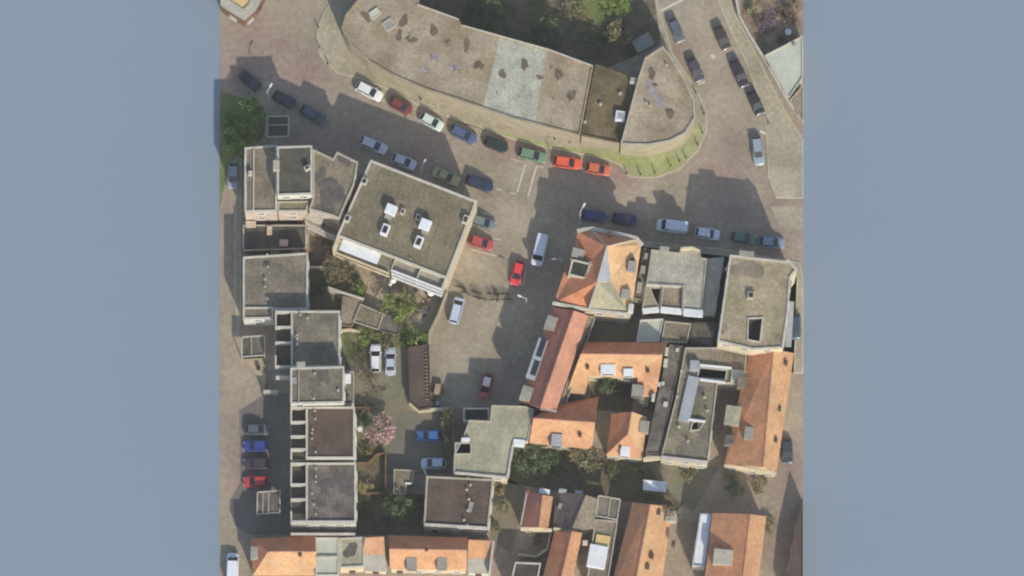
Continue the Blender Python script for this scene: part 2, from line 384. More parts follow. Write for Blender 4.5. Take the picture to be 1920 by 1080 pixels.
def flat(name, label, cat, pts, h, wall, roof, cop='coping', cw=0.28, ch=0.3, holes=(), wins=True, base=0.0, group=None):
    P = ccw([W(x, y, h) for x, y in pts]); P2 = [p.to_2d() for p in P]
    c = sum(P2, Vector((0, 0))) / len(P2)
    root = empty(name, (c.x, c.y, base)); tag(root, label, cat, group)
    n = len(P2); L = [p - c for p in P2]; H = h - base
    bm = bmesh.new()
    lo = [bm.verts.new((p.x, p.y, 0)) for p in L]; hi = [bm.verts.new((p.x, p.y, H)) for p in L]
    for i in range(n): bm.faces.new((lo[i], lo[(i + 1) % n], hi[(i + 1) % n], hi[i]))
    bmobj('wall', bm, wall, root)
    I = inset(L, cw); O = inset(L, -0.05); zr = H - ch + 0.06
    bm = bmesh.new()
    rings = [[bm.verts.new((p.x, p.y, z)) for p in poly] for poly, z in ((O, H - 0.12), (O, H + 0.03), (I, H + 0.03), (I, zr - 0.05))]
    for a, b in zip(rings[:-1], rings[1:]):
        for i in range(n): bm.faces.new((a[i], a[(i + 1) % n], b[(i + 1) % n], b[i]))
    bmobj('parapet', bm, cop, root)
    bm = bmesh.new(); es = []
    loops = [[(p.x, p.y) for p in I]]
    hl = []
    for hp, depth, hm in holes:
        q = [W(x, y, h).to_2d() - c for x, y in hp]; q = ccw(q); hl.append((q, depth, hm)); loops.append([(p.x, p.y) for p in q])
    for lp in loops:
        v = [bm.verts.new((a, b, zr)) for a, b in lp]
        es += [bm.edges.new((v[i], v[(i + 1) % len(v)])) for i in range(len(v))]
    bmesh.ops.triangle_fill(bm, edges=es, use_beauty=True)
    for f in bm.faces:
        f.normal_update()
        if f.normal.z < 0: f.normal_flip()
    me = bpy.data.meshes.new('roof'); bm.to_mesh(me); bm.free(); me.materials.append(MATS[roof])
    rf = linkobj('roof', me, root)
    for q, depth, hm in hl:
        bm = bmesh.new(); m = len(q)
        t = [bm.verts.new((p.x, p.y, zr)) for p in q]; b = [bm.verts.new((p.x, p.y, zr - depth)) for p in q]
        for i in range(m): bm.faces.new((t[i], b[i], b[(i + 1) % m], t[(i + 1) % m]))
        bm.faces.new(b)
        me = bpy.data.meshes.new('light_well'); bm.to_mesh(me); bm.free(); me.materials.append(MATS[hm]); linkobj('light_well', me, root)
        bm = bmesh.new(); o_ = inset(q, -0.2)
        rr = [[bm.verts.new((p.x, p.y, z)) for p in pl] for pl, z in ((o_, zr), (o_, zr + 0.3), (q, zr + 0.3), (q, zr - 0.02))]
        for a2, b2 in zip(rr[:-1], rr[1:]):
            for i in range(m): bm.faces.new((a2[i], a2[(i + 1) % m], b2[(i + 1) % m], b2[i]))
        bmobj('well_kerb', bm, cop, root)
    root['_h'] = h
    finish_building(root, P2, h, wins)
    return root

def pitched(name, label, cat, outline, extra, faces, wall, mats, wins=True, over=0.0, ridge=None, group=None, ridge_mat='tile_salmon'):
    """outline: (px,py,h) round the eaves and gable tops; extra: inner ridge points; faces: (indices, material)"""
    O = [W(*p) for p in outline]; E = [W(*p) for p in extra]; A = O + E
    flip = area2(O) < 0
    c = sum((p.to_2d() for p in O), Vector((0, 0))) / len(O)
    root = empty(name, (c.x, c.y, 0)); tag(root, label, cat, group)
    c3 = Vector((c.x, c.y, 0)); n = len(O)
    ins = [Vector((p[0], p[1], o.z)) for p, o in zip(inset([q.to_2d() for q in (O[::-1] if flip else O)], 0.18), (O[::-1] if flip else O))]
    vs_ = []; fs = []
    m = len(ins)
    for p in ins: vs_ += [(p.x - c.x, p.y - c.y, 0), (p.x - c.x, p.y - c.y, p.z - 0.05)]
    for i in range(m):
        j = (i + 1) % m; fs.append((2 * i, 2 * j, 2 * j + 1, 2 * i + 1))
    newobj('wall', vs_, fs, wall, root)
    for idx, mt in faces:
        pts = [A[i] - c3 for i in idx]
        nrm = (pts[1] - pts[0]).cross(pts[2] - pts[0])
        if nrm.z < 0: pts = pts[::-1]
        k = len(pts); t = 0.16
        v = [(p.x, p.y, p.z) for p in pts] + [(p.x, p.y, p.z - t) for p in pts]
        f = [tuple(range(k)), tuple(range(2 * k - 1, k - 1, -1))] + [(i, k + i, k + (i + 1) % k, (i + 1) % k) for i in range(k)]
        newobj('roof', v, f, mt, root, uv=True)
    for a, b in (ridge or []):
        bm = bmesh.new(); pa, pb = A[a] - c3, A[b] - c3
        addtube(bm, pa + Vector((0, 0, .03)), pb + Vector((0, 0, .03)), 0.11, n=6); bmobj('ridge_cap', bm, ridge_mat, root)
    h = max(p.z for p in O + E); eave = min(p.z for p in O)
    root['_h'] = h
    finish_building(root, [p.to_2d() for p in (O[::-1] if flip else O)], eave, wins)
    return root

def loc_in(root, p):
    return Vector((p.x - root.location.x, p.y - root.location.y, p.z - root.location.z))

def rbox(root, name, px, py, w, d, h0, h1, ang, mat, bev=0.03, parent=None, top=None):
    """a box fixed to a roof; px,py is where its top is seen, ang is the picture angle"""
    p = loc_in(root, W(px, py, h1)); bm = bmesh.new()
    z0 = h0 - root.location.z; z1 = h1 - root.location.z
    addbox(bm, 0, 0, (z0 + z1) / 2, w, d, z1 - z0, -R(ang), bev)
    o = bmobj(name, bm, mat, parent or root, (p.x, p.y, 0))
    if top:
        bm = bmesh.new(); addbox(bm, 0, 0, z1 + 0.02, w * 0.62, d * 0.62, 0.05, -R(ang)); bmobj('lid', bm, top, o)
    return o

def vent(root, px, py, h, r=0.13, hh=0.6, mat='stone_coping'):
    r *= 0.62
    p = loc_in(root, W(px, py, h + hh)); bm = bmesh.new(); z = h - root.location.z - 0.3
    addtube(bm, (0, 0, z), (0, 0, z + 0.3 + hh), r, r, 8); addtube(bm, (0, 0, z + 0.3 + hh), (0, 0, z + .42 + hh), r * 1.7, r * 1.1, 8)
    return bmobj('vent_pipe', bm, mat, root, (p.x, p.y, 0))

def chimney(root, px, py, h, w=0.6, d=0.6, hh=1.1, ang=0, mat='brown_brick'):
    o = rbox(root, 'chimney', px, py, w, d, h - 0.8, h + hh, ang, mat, 0.02)
    p = (0, 0); z = h + hh - root.location.z
    bm = bmesh.new()
    for s in (-1, 1): addtube(bm, (s * w * .2, 0, z), (s * w * .2, 0, z + .28), .09, .08, 8)
    bmobj('chimney_pot', bm, 'dark_void', o)
    return o

STN = [0]
def stain(root, px, py, h, rx, ry, ang, mat='stain'):
    p = loc_in(root, W(px, py, h)); n = 26; rnd = random.Random(int(px * 7 + py))
    p1, p2, p3 = (rnd.uniform(0, 6.28) for _ in range(3)); ph = [1 + .16 * math.sin(4 * math.pi * i / n + p1) + .13 * math.sin(6 * math.pi * i / n + p2) + .09 * math.sin(10 * math.pi * i / n + p3) for i in range(n)]; z = h - root.location.z - 0.24 + 0.010 + 0.003 * STN[0]; STN[0] = (STN[0] + 1) % 7
    v = [(0, 0, z)] + [(math.cos(2 * math.pi * i / n) * rx * ph[i], math.sin(2 * math.pi * i / n) * ry * ph[i], z) for i in range(n)]
    o = newobj('moss_patch', v, [(0, 1 + i, 1 + (i + 1) % n) for i in range(n)], mat, root, (p.x, p.y, 0)); o.rotation_euler.z = -R(ang)
    return o

def skylight(root, px, py, h, w, d, ang, mat='window_glass'):
    z = h - root.location.z - 0.24; p = loc_in(root, W(px, py, h)); bm = bmesh.new(); t = 0.12
    for sx, sy, bw, bd in ((0, d / 2, w, t), (0, -d / 2, w, t), (w / 2, 0, t, d - t), (-w / 2, 0, t, d - t)): addbox(bm, sx, sy, z + .15, bw, bd, .36)
    o = bmobj('skylight', bm, 'coping', root, (p.x, p.y, 0)); o.rotation_euler.z = -R(ang)
    bm = bmesh.new(); addbox(bm, 0, 0, z + .2, w - t, d - t, .06); bmobj('pane', bm, mat, o)
    return o

def dormer(root, px, py, w, d, h0, h1, ang, mat='zinc', face='S'):
    o = rbox(root, 'dormer', px, py, w, d, h0, h1, ang, mat, 0.03)
    z0 = h0 - root.location.z; z1 = h1 - root.location.z
    bm = bmesh.new(); k = {'S': (0, -d / 2), 'N': (0, d / 2), 'E': (w / 2, 0), 'W': (-w / 2, 0)}[face]
    ww = (w * 0.8 if face in 'SN' else 0.05); dd = (0.05 if face in 'SN' else d * 0.8)
    addbox(bm, 0, 0, 0, ww, dd, (z1 - z0) * 0.42)
    g = bmobj('pane', bm, 'window_glass', o); v = Matrix.Rotation(-R(ang), 3, 'Z') @ Vector((k[0], k[1], 0))
    g.location = (v.x, v.y, z1 - (z1 - z0) * 0.30); g.rotation_euler.z = -R(ang)
    return o

def seams(root, poly, h, n, mat='stone_coping', along='y'):
    """raised felt seams between the two long sides of a roof given as four px corners (a,b,c,d)"""
    a, b, c, d = [loc_in(root, W(x, y, h)) for x, y in poly]
    for i in range(1, n):
        t = i / n; p = a.lerp(b, t); q = d.lerp(c, t); p, q = p.lerp(q, 0.03), p.lerp(q, 0.97)
        bm = bmesh.new(); p.z = q.z = h - root.location.z - 0.22; dd = q - p
        addbox(bm, 0, 0, 0, dd.length, 0.07, 0.05, math.atan2(dd.y, dd.x))
        mid = (p + q) / 2; bmobj('felt_seam', bm, mat, root, mid)

def wallbox(root, name, a, b, h0, h1, w, mat):
    """upright slab between two px seen at height h1"""
    A, B = loc_in(root, W(a[0], a[1], h1)), loc_in(root, W(b[0], b[1], h1)); d = B - A
    bm = bmesh.new(); z0, z1 = h0 - root.location.z, h1 - root.location.z
    addbox(bm, 0, 0, (z0 + z1) / 2, d.length, w, z1 - z0, math.atan2(d.y, d.x))
    m = (A + B) / 2
    return bmobj(name, bm, mat, root, (m.x, m.y, 0))

# --- north block
b1 = flat('apartment_block', 'long curved flat-roofed block with beige gravel and one pale grey roof section', 'building',
     [(641, 52), (648, 28), (671, 0), (705, -85), (800, -85), (783, 8), (860, 36), (864, 47), (1030, 93), (1112, 124), (1087, 254), (960, 221), (860, 187), (800, 168), (740, 143), (690, 113), (655, 80)], 8.2, 'beige_wall', 'gravel_beige', 'gravel_beige', 0.2, 0.3, wins=False)
for a_, b_ in (((783, 8), (860, 36)), ((866, 47), (1030, 93)), ((1030, 93), (1111, 123))): wallbox(b1, 'roof_rail', a_, b_, 7.9, 8.45, .18, 'coping')
def roofsection(root, pts, h, mat, dz, name='roof_section'):
    P = ccw([loc_in(root, W(x, y, h)) for x, y in pts]); z = h - root.location.z - 0.24 + dz
    newobj(name, [(p.x, p.y, z) for p in P], [tuple(range(len(P)))], mat, root)
roofsection(b1, [(936, 70), (1024, 95), (1022, 112), (1003, 232), (960, 219), (905, 202), (932, 92)], 8.2, 'gravel_pale', 0.008)
for s in ((757, 38, .55, 1.2, 12), (748, 66, .5, .9, 20), (771, 73, .9, .5, 20), (813, 56, .55, 1.0, 5), (875, 83, .5, .95, 8), (897, 122, .75, .8, 30), (942, 138, .45, .9, -25), (983, 120, .5, 1.0, -10), (1047, 138, .6, .9, 5), (1071, 178, .8, .75, 0), (1012, 144, .6, .35, 0), (686, 30, .5, 1.0, -30), (838, 76, .5, .35, 0)):
    stain(b1, s[0], s[1], 8.2, s[2], s[3], s[4])
for s in ((817, 107, .9, .7, 0), (852, 126, 1.1, .6, 10), (795, 130, .6, .5, 0)): stain(b1, s[0], s[1], 8.2, s[2], s[3], s[4], 'stain_purple')
skylight(b1, 703, 25, 8.2, 1.6, 1.1, -35, 'pale_roof'); skylight(b1, 729, 46, 8.2, 1.5, 1.4, -35, 'lead')
for v in ((770, 70), (855, 133), (842, 88), (897, 128), (985, 170), (935, 180), (1040, 190), (1072, 188), (1048, 152), (812, 112), (1035, 130)): vent(b1, v[0], v[1], 8.2, .12, .4)
b2 = flat('dark_roofed_house', 'flat-roofed house with dark brown gravel wedged between two beige roofs', 'house', [(1117, 120), (1194, 149), (1162, 268), (1090, 254)], 7.6, 'beige_wall', 'gravel_dark', 'gravel_dark', 0.2, wins=False)
for s in ((1157, 160, .7, 1.0, 0), (1125, 185, .5, .7, 0)): stain(b2, s[0], s[1], 7.6, s[2], s[3], s[4])
rbox(b2, 'roof_hatch', 1163, 217, 1.5, 1.6, 7.2, 8.3, 8, 'white_roof', 0.05, top='zinc'); chimney(b2, 1187, 151, 7.6, .9, .9, 1.0, 10, 'white_paint')
for v in ((1163, 175), (1126, 195), (1097, 228)): vent(b2, v[0], v[1], 7.6, .3, .25)
b2e = flat('corner_block', 'beige flat-roofed corner building with rounded end at the bend of the street', 'building',
     [(1197, 147), (1210, 108), (1243, 87), (1257, 105), (1284, 150), (1301, 188), (1303, 220), (1285, 249), (1257, 264), (1215, 272), (1164, 270)], 9.2, 'beige_wall', 'gravel_beige', 'stone_coping', 0.2, wins=False)
for s in ((1222, 137, .6, .9, 0), (1256, 211, .8, .7, 20), (1228, 158, .4, .3, 0)): stain(b2e, s[0], s[1], 9.2, s[2], s[3], s[4])
for s in ((1225, 172, .6, 1.3, -10), (1240, 190, .7, 1.2, -20), (1216, 158, .4, .9, -5)): stain(b2e, s[0], s[1], 9.2, s[2], s[3], s[4], 'stain_purple')
for v in ((1212, 193), (1219, 198), (1268, 120), (1250, 122)): vent(b2e, v[0], v[1], 9.2, .2, .3)

# --- building with the white roof boxes
b3 = flat('apartment_block', 'square block with olive flat roof, white roof boxes and balconies facing the patio', 'building', [(695, 300), (894, 377), (838, 522), (632, 442)], 10.5, 'cream_wall', 'felt_olive', 'coping', 0.3)
A3 = 21.5
for (x, y, w, d, hh, tp) in ((733, 392, 1.7, 1.5, 1.5, None), (797, 420, 1.7, 1.6, 1.6, None), (722, 430, 1.15, 1.75, 1.2, 'dark_void'), (785, 453, 1.15, 1.75, 1.2, 'dark_void')):
    rbox(b3, 'roof_box', x, y, w, d, 10.2, 10.3 + hh, A3, 'white_roof', 0.05, top=tp)
for (x, y) in ((728, 406), (797, 434)): rbox(b3, 'duct', x, y, 1.1, .7, 10.2, 10.9, A3, 'lead')
for (x, y) in ((755, 396), (784, 407)): rbox(b3, 'roof_hatch', x, y, .62, .95, 10.2, 10.95, A3, 'coping', top='dark_void')
for (x, y, w, d) in ((683, 339, .9, 1.0), (651, 409, .85, 1.1), (873, 411, .9, 1.3)): rbox(b3, 'chimney', x, y, w, d, 10.0, 11.3, A3, 'coping', top='dark_void')
vent(b3, 770, 486, 10.5, .14, .3)
seams(b3, [(697, 306), (888, 380), (835, 516), (637, 440)], 10.5, 9, 'felt_olive')
# south front: glazed canopy on the western half, balconies on the eastern half
def along(a, b, t): return (a[0] + (b[0] - a[0]) * t, a[1] + (b[1] - a[1]) * t)
def base_px(px, py, h):     # picture position of the foot of a wall whose top is seen at px,py
    p = W(px, py, h); return ((p.x / S) + 960, 540 - p.y / S)
sw, se = W(632, 442, 10.5), W(838, 522, 10.5)
dirv = (se - sw).normalized(); nrm = Vector((dirv.y, -dirv.x, 0)); LEN = (se - sw).length
def front_slab(name, t0, t1, z0, z1, o0, o1, mat, parent=b3):
    p = sw + dirv * (LEN * (t0 + t1) / 2) + nrm * ((o0 + o1) / 2); q = loc_in(b3, p); bm = bmesh.new()
    addbox(bm, 0, 0, (z0 + z1) / 2, LEN * (t1 - t0), abs(o1 - o0), z1 - z0, math.atan2(dirv.y, dirv.x))
    if parent is b3: return bmobj(name, bm, mat, b3, (q.x, q.y, 0))
    return bmobj(name, bm, mat, parent, (q.x - parent.location.x, q.y - parent.location.y, -parent.location.z))
front_slab('canopy', 0.055, 0.40, 9.45, 9.6, 0.02, 1.75, 'white_roof')
front_slab('canopy_end', 0.0, 0.02, 0, 10.2, 0.02, 2.0, 'cream_wall')
front_slab('canopy_screen', 0.41, 0.52, 9.2, 9.35, 0.02, 1.6, 'felt_grey')
for k, z in enumerate((3.0, 6.0, 8.9)):
    o = front_slab('balcony', 0.53, 0.985, z - 0.2, z, 0.02, 1.75, 'grey_wall')
    front_slab('railing', 0.53, 0.985, z, z + 0.95, 1.66, 1.86, 'white_roof', o)
    if k < 2:
        o = front_slab('balcony', 0.03, 0.51, z - 0.2, z, 0.02, 1.9, 'grey_wall')
        front_slab('railing', 0.03, 0.51, z, z + 0.95, 1.82, 2.0, 'cream_wall', o)
for t in (0.53, 0.76, 0.985): front_slab('balcony_divider', t - .004, t + .004, 0.1, 9.8, 0.02, 1.68, 'coping')

# --- north-west group
b4a = flat('gallery_house', 'narrow grey-pink flat roof with white edge beside the grassy verge', 'house', [(459, 277), (519, 272), (519, 396), (459, 397)], 10.6, 'pink_brick', 'felt_taupe', 'coping', 0.25)
wallbox(b4a, 'roof_rail', (476, 280), (475, 394), 10.4, 10.75, 0.2, 'coping'); wallbox(b4a, 'roof_rail', (470, 282), (469, 394), 10.4, 10.6, 0.1, 'lead')
rbox(b4a, 'chimney', 469, 324, .6, .7, 10.3, 11.5, 0, 'coping')
b4b = flat('stair_tower', 'tall dark-roofed block with white parapet rising above its grey neighbours', 'building', [(520, 275), (585, 273), (585, 364), (520, 366)], 14.0, 'white_paint', 'felt_dark', 'coping', 0.25)
rbox(b4b, 'chimney', 518, 309, 1.0, 1.5, 12.0, 14.9, 0, 'stone_coping'); rbox(b4b, 'chimney', 576, 314, .9, .7, 13.5, 14.9, -30, 'coping', top='dark_void')
b4c = flat('rear_block', 'weathered grey-brown flat roof with stepped north edge beside the olive-roofed block', 'building', [(587, 280), (625, 298), (632, 285), (671, 304), (664, 345), (648, 382), (636, 410), (622, 404), (580, 392), (587, 372)], 11.2, 'pink_brick', 'felt_taupe', 'stone_coping', 0.22)
for s in ((622, 360, 2.3, 1.8, 0), (645, 300, 1.2, .6, 25), (612, 390, 1.6, .8, 0), (600, 330, .9, 1.5, 0)): stain(b4c, s[0], s[1], 11.2, s[2], s[3], s[4], 'damp_felt')
b4d = flat('link_building', 'low olive roof strip below the white wall of the tall dark-roofed block', 'building', [(521, 378), (578, 377), (576, 396), (521, 396)], 10.4, 'pink_brick', 'felt_olive', 'stone_coping', 0.2)
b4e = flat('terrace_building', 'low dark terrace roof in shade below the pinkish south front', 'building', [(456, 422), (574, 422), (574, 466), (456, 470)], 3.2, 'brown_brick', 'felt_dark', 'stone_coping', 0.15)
for (x, y, w, d) in ((470, 420, 1.6, 1.0), (532, 455, 1.3, 1.0), (505, 432, .8, 1.4)): rbox(b4e, 'planter', x, y, w, d, 3.0, 3.7, 0, 'pink_brick')
st = empty('outside_stair', W(603, 425, 0)); tag(st, 'white zigzag outside stair beside the olive-roofed block', 'stair')
for i, (a, b, z0) in enumerate((((577, 405), (604, 416), 7.2), ((574, 419), (632, 446), 6.0), ((576, 426), (628, 450), 4.6))):
    A, B = W(a[0], a[1], z0), W(b[0], b[1], z0); q = loc_in(st, (A + B) / 2); d = B - A
    bm = bmesh.new(); addbox(bm, 0, 0, z0 - .1, d.length, 1.0 if i == 0 else .35, .2, math.atan2(d.y, d.x))
    fl = bmobj('flight', bm, 'coping', st, (q.x, q.y, 0))
    bm = bmesh.new()
    for s in (-.5, .5): addtube(bm, d * s * .96 + Vector((0, 0, -z0 * 0)), d * s * .96 + Vector((0, 0, -z0)), .07, n=6)
    bmobj('post', bm, 'coping', fl, (0, 0, z0 - .15))

b5 = flat('terrace_house', 'grey-green flat roof with white side copings next to shaded low terrace', 'house', [(456, 482), (577, 474), (577, 580), (512, 580), (512, 597), (456, 598)], 6.6, 'white_paint', 'felt_grey', 'coping', 0.25)
seams(b5, [(500, 485), (575, 485), (575, 572), (500, 572)], 6.6, 6, 'felt_grey')
for v in ((501, 477), (502, 500), (497, 523), (497, 537), (502, 560)): vent(b5, v[0], v[1], 6.6, .18, .35)
wallbox(b5, 'parapet', (457, 577), (511, 577), 6.3, 6.75, 0.25, 'coping')
rbox(b5, 'skylight_box', 501, 498, .9, .9, 6.3, 6.7, 0, 'felt_mid')

def stepped(name, label, x0, x1, xi, y0, y1, h, wall, roof, cuts, solid, nseam=0):
    """terrace house with a flat roof and a row of sunken roof terraces along its west side"""
    r = flat(name, label, 'house', [(xi, y0), (x1, y0), (x1, y1), (xi, y1)], h, wall, roof, 'coping', 0.25)
    T = [W(x, y, h) for x, y in ((x0, y0), (xi - .5, y0), (xi - .5, y1), (x0, y1))]
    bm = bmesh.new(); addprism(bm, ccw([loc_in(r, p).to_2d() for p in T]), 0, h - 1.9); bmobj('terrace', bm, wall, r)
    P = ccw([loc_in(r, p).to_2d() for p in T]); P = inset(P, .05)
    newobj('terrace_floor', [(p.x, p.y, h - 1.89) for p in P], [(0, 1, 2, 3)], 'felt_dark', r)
    for y in cuts: wallbox(r, 'divider', (x0, y), (xi - 1, y), h - 1.9, h + .03, .3, 'coping')
    for a, b in solid: wallbox(r, 'terrace_wall', (x0 + 1, a), (x0 + 1, b), h - 1.9, h + .02, .25, 'coping')
    FOOT.append(([(p.x, p.y) for p in T], h - 1.9, r, False))
    if nseam: seams(r, [(xi + 4, y0 + 4), (x1 - 3, y0 + 4), (x1 - 3, y1 - 4), (xi + 4, y1 - 4)], h, nseam, roof)
    return r
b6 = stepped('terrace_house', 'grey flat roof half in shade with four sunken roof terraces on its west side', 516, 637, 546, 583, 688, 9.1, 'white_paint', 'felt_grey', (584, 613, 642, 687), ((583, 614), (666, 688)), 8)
for v in ((563, 590), (577, 596), (557, 628), (557, 634), (557, 645)): vent(b6, v[0], v[1], 9.1, .2, .4)
wallbox(b6, 'parapet', (517, 706), (545, 706), 6.5, 9.0, .25, 'coping'); roofsection(b6, [(517, 690), (544, 690), (544, 704), (517, 704)], 7.2, 'lead', .2, 'terrace_floor')
b7 = flat('terrace_house', 'grey seamed flat roof standing highest in the row, with chimney at its north edge', 'house', [(545, 690), (645, 687), (645, 755), (545, 757)], 12.6, 'white_paint', 'felt_grey', 'coping', 0.25)
seams(b7, [(562, 692), (643, 692), (643, 750), (562, 750)], 12.6, 9, 'felt_grey'); wallbox(b7, 'roof_rail', (560, 692), (560, 752), 12.3, 12.7, .2, 'lead')
rbox(b7, 'chimney', 564, 684, 1.3, 1.0, 10, 13.4, 0, 'stone_coping')
for v in ((590, 700), (588, 747), (634, 732)): vent(b7, v[0], v[1], 12.6, .2, .3)
rbox(b7, 'skylight_box', 552, 713, .7, 1.0, 12.2, 12.6, 0, 'lead')
for s in ((600, 706, .5, 1.1, 0), (612, 706, .5, 1.1, 0)): stain(b7, s[0], s[1], 12.6, s[2], s[3], s[4], 'damp_felt')
b7b = flat('side_annex', 'low narrow annex with white box on its roof beside the highest grey roof', 'annex', [(647, 697), (663, 697), (663, 757), (647, 757)], 5.5, 'white_paint', 'felt_grey', 'stone_coping', 0.12)
rbox(b7b, 'roof_box', 653, 709, .8, 1.4, 5.2, 6.2, 0, 'white_roof'); vent(b7b, 653, 747, 5.5, .3, .4)
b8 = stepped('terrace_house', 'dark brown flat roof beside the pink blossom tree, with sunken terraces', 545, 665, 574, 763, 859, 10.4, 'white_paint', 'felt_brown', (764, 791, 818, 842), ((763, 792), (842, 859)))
for v in ((590, 770), (591, 785), (586, 805), (585, 812), (585, 822), (592, 847)): vent(b8, v[0], v[1], 10.4, .17, .35)
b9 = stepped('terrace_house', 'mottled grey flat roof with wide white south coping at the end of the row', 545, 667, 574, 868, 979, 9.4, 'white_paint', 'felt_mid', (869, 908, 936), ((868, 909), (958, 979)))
for v in ((592, 878), (592, 893), (592, 903), (585, 925), (592, 964), (588, 945)): vent(b9, v[0], v[1], 9.4, .17, .35)
for s in ((612, 905, 1.5, .9, 0), (645, 905, 1.3, 1.6, 0), (600, 942, 1.2, .6, 0), (608, 915, .6, 1.3, 0)): stain(b9, s[0], s[1], 9.4, s[2], s[3], s[4], 'damp_felt')
wallbox(b9, 'parapet', (546, 979), (666, 979), 9.1, 9.6, .5, 'coping')
wallbox(b9, 'cornice', (545, 1001), (666, 1001), 7.3, 7.7, .35, 'coping')

# --- southern row of tiled houses
b10 = pitched('tiled_house', 'hipped orange tiled house at the western end of the southern row', 'house',
     [(470, 1010, 5.2), (592, 1004, 5.2), (592, 1034, 9.0), (592, 1079, 5.2), (474, 1079, 5.2)], [(503, 1034, 9.0)], [((0, 1, 2, 5), 'tile_brown'), ((2, 3, 4, 5), 'tile_amber'), ((4, 0, 5), 'tile_brown')], 'brown_brick', None, ridge=[(5, 2)])
rbox(b10, 'dormer', 477, 1036, 1.2, 1.9, 5.0, 7.2, 0, 'lead'); chimney(b10, 563, 1040, 8.2, .5, .5, .9)
b11 = flat('flat_roofed_house', 'pale green-grey flat roof split by a white coping between tiled houses', 'house', [(592, 1008), (635, 1008), (635, 1079), (592, 1079)], 6.6, 'cream_wall', 'pale_roof', 'coping', .2)
wallbox(b11, 'parapet', (593, 1044), (634, 1044), 6.3, 6.8, .3, 'coping')
b12 = flat('flat_roofed_house', 'mottled stone-grey flat roof between the green-grey roof and a small tiled roof', 'house', [(637, 1009), (683, 1007), (682, 1062), (637, 1064)], 6.2, 'cream_wall', 'gravel_olive', 'coping', .2)
for s in ((655, 1035, 1.0, .8, 20), (662, 1025, .6, .9, 0)): stain(b12, s[0], s[1], 6.2, s[2], s[3], s[4], 'damp_felt')
b13 = pitched('tiled_house', 'small steep tiled house with bluish lean-to beside the stone-grey flat roof', 'house', [(684, 1008, 7.4), (720, 1006, 7.4), (726, 1072, 4.0), (682, 1070, 4.0)], [(682, 1040, 5.8), (722, 1040, 5.8)], [((0, 1, 5, 4), 'tile_orange'), ((4, 5, 2, 3), 'lead')], 'cream_wall', None)
b14 = pitched('tiled_house', 'long orange tiled house with two grey dormers in the southern row', 'house', [(728, 1004, 5.4), (876, 1008, 5.4), (876, 1031, 9.0), (875, 1069, 5.2), (731, 1067, 5.2), (730, 1029, 9.0)], [], [((0, 1, 2, 5), 'tile_brown'), ((2, 3, 4, 5), 'tile_orange')], 'cream_wall', None, ridge=[(5, 2)])
dormer(b14, 772, 1056, 1.6, 1.9, 5.2, 7.6, 0, 'lead'); dormer(b14, 829, 1056, 1.6, 1.7, 5.2, 7.6, 0, 'lead'); chimney(b14, 800, 1030, 8.8, .5, .5, .7)
b15 = pitched('tiled_house', 'narrow tiled house with white gable edge at the eastern end of the southern row', 'house', [(878, 1012, 6.8), (926, 1014, 6.8), (921, 1048, 5.6), (918, 1076, 4.0), (876, 1074, 4.0), (877, 1047, 5.6)], [], [((0, 1, 2, 5), 'tile_orange'), ((2, 3, 4, 5), 'lead')], 'white_paint', None)
wallbox(b15, 'gable_coping', (925, 1014), (918, 1074), 4.0, 7.0, .3, 'coping')
b16 = flat('brown_flat_house', 'square dark brown flat roof with white south coping beside the garden', 'house', [(800, 893), (925, 899), (915, 991), (795, 984)], 7.0, 'white_paint', 'felt_brown', 'stone_coping', .22)
wallbox(b16, 'parapet', (796, 983), (915, 990), 6.8, 7.2, .4, 'coping')
for v in ((877, 897), (882, 909), (875, 918), (879, 936), (877, 957), (870, 975), (876, 985)): vent(b16, v[0], v[1], 7.0, .22, .35)
rbox(b16, 'skylight_box', 882, 950, .7, 1.6, 6.7, 7.1, 15, 'lead')
b17 = flat('flat_roofed_block', 'irregular pale olive flat roof with a dark light well closing the square', 'building',
     [(922, 760), (985, 762), (1001, 768), (990, 827), (962, 829), (951, 896), (851, 886), (852, 852), (870, 816), (880, 788), (919, 790)], 7.2, 'cream_wall', 'gravel_olive', 'stone_coping', .15, .28, holes=[([(855, 832), (882, 832), (882, 850), (855, 850)], 2.4, 'dark_void')])
for s in ((927, 815, .4, 1.1, -25), (906, 882, .6, .3, -30), (857, 872, .4, .7, 20)): stain(b17, s[0], s[1], 7.2, s[2], s[3], s[4])
rbox(b17, 'roof_box', 873, 824, 1.3, .6, 6.9, 7.7, 0, 'white_roof'); rbox(b17, 'roof_box', 973, 829, 1.7, .9, 5.0, 7.3, 5, 'white_roof')
wallbox(b17, 'parapet', (853, 886), (950, 895), 6.8, 7.4, .35, 'coping'); wallbox(b17, 'parapet', (962, 832), (952, 892), 6.8, 7.4, .3, 'coping')
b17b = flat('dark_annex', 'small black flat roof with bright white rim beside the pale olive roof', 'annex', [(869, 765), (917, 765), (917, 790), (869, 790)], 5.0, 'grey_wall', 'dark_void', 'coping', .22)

# --- eastern street front
b18 = pitched('tiled_row_house', 'long red tiled building with salmon east slope along the shaded side of the square', 'building',
     [(1035, 576, 7.0), (1076, 582, 10.4), (1104, 592, 7.6), (1043, 770, 7.6), (1013, 764, 10.4), (974, 752, 7.0)], [], [((0, 1, 4, 5), 'tile_red'), ((1, 2, 3, 4), 'tile_salmon')], 'brown_brick', None, ridge=[(1, 4)])
AB = -71
for (x, y, w, d, mt) in ((1033, 605, 2.1, 1.7, 'lead'), (1012, 656, 3.6, 1.5, 'zinc'), (1000, 692, 3.0, 1.5, 'zinc'), (987, 737, 2.2, 1.7, 'lead')):
    dormer(b18, x, y, w, d, 7.0, 9.0, AB, mt, 'N')
for (x, y) in ((1015, 652), (1003, 690)): rbox(b18, 'roof_light', x, y, 2.9 if y < 660 else 2.3, .9, 8.8, 9.06, AB, 'window_glass', 0.01)
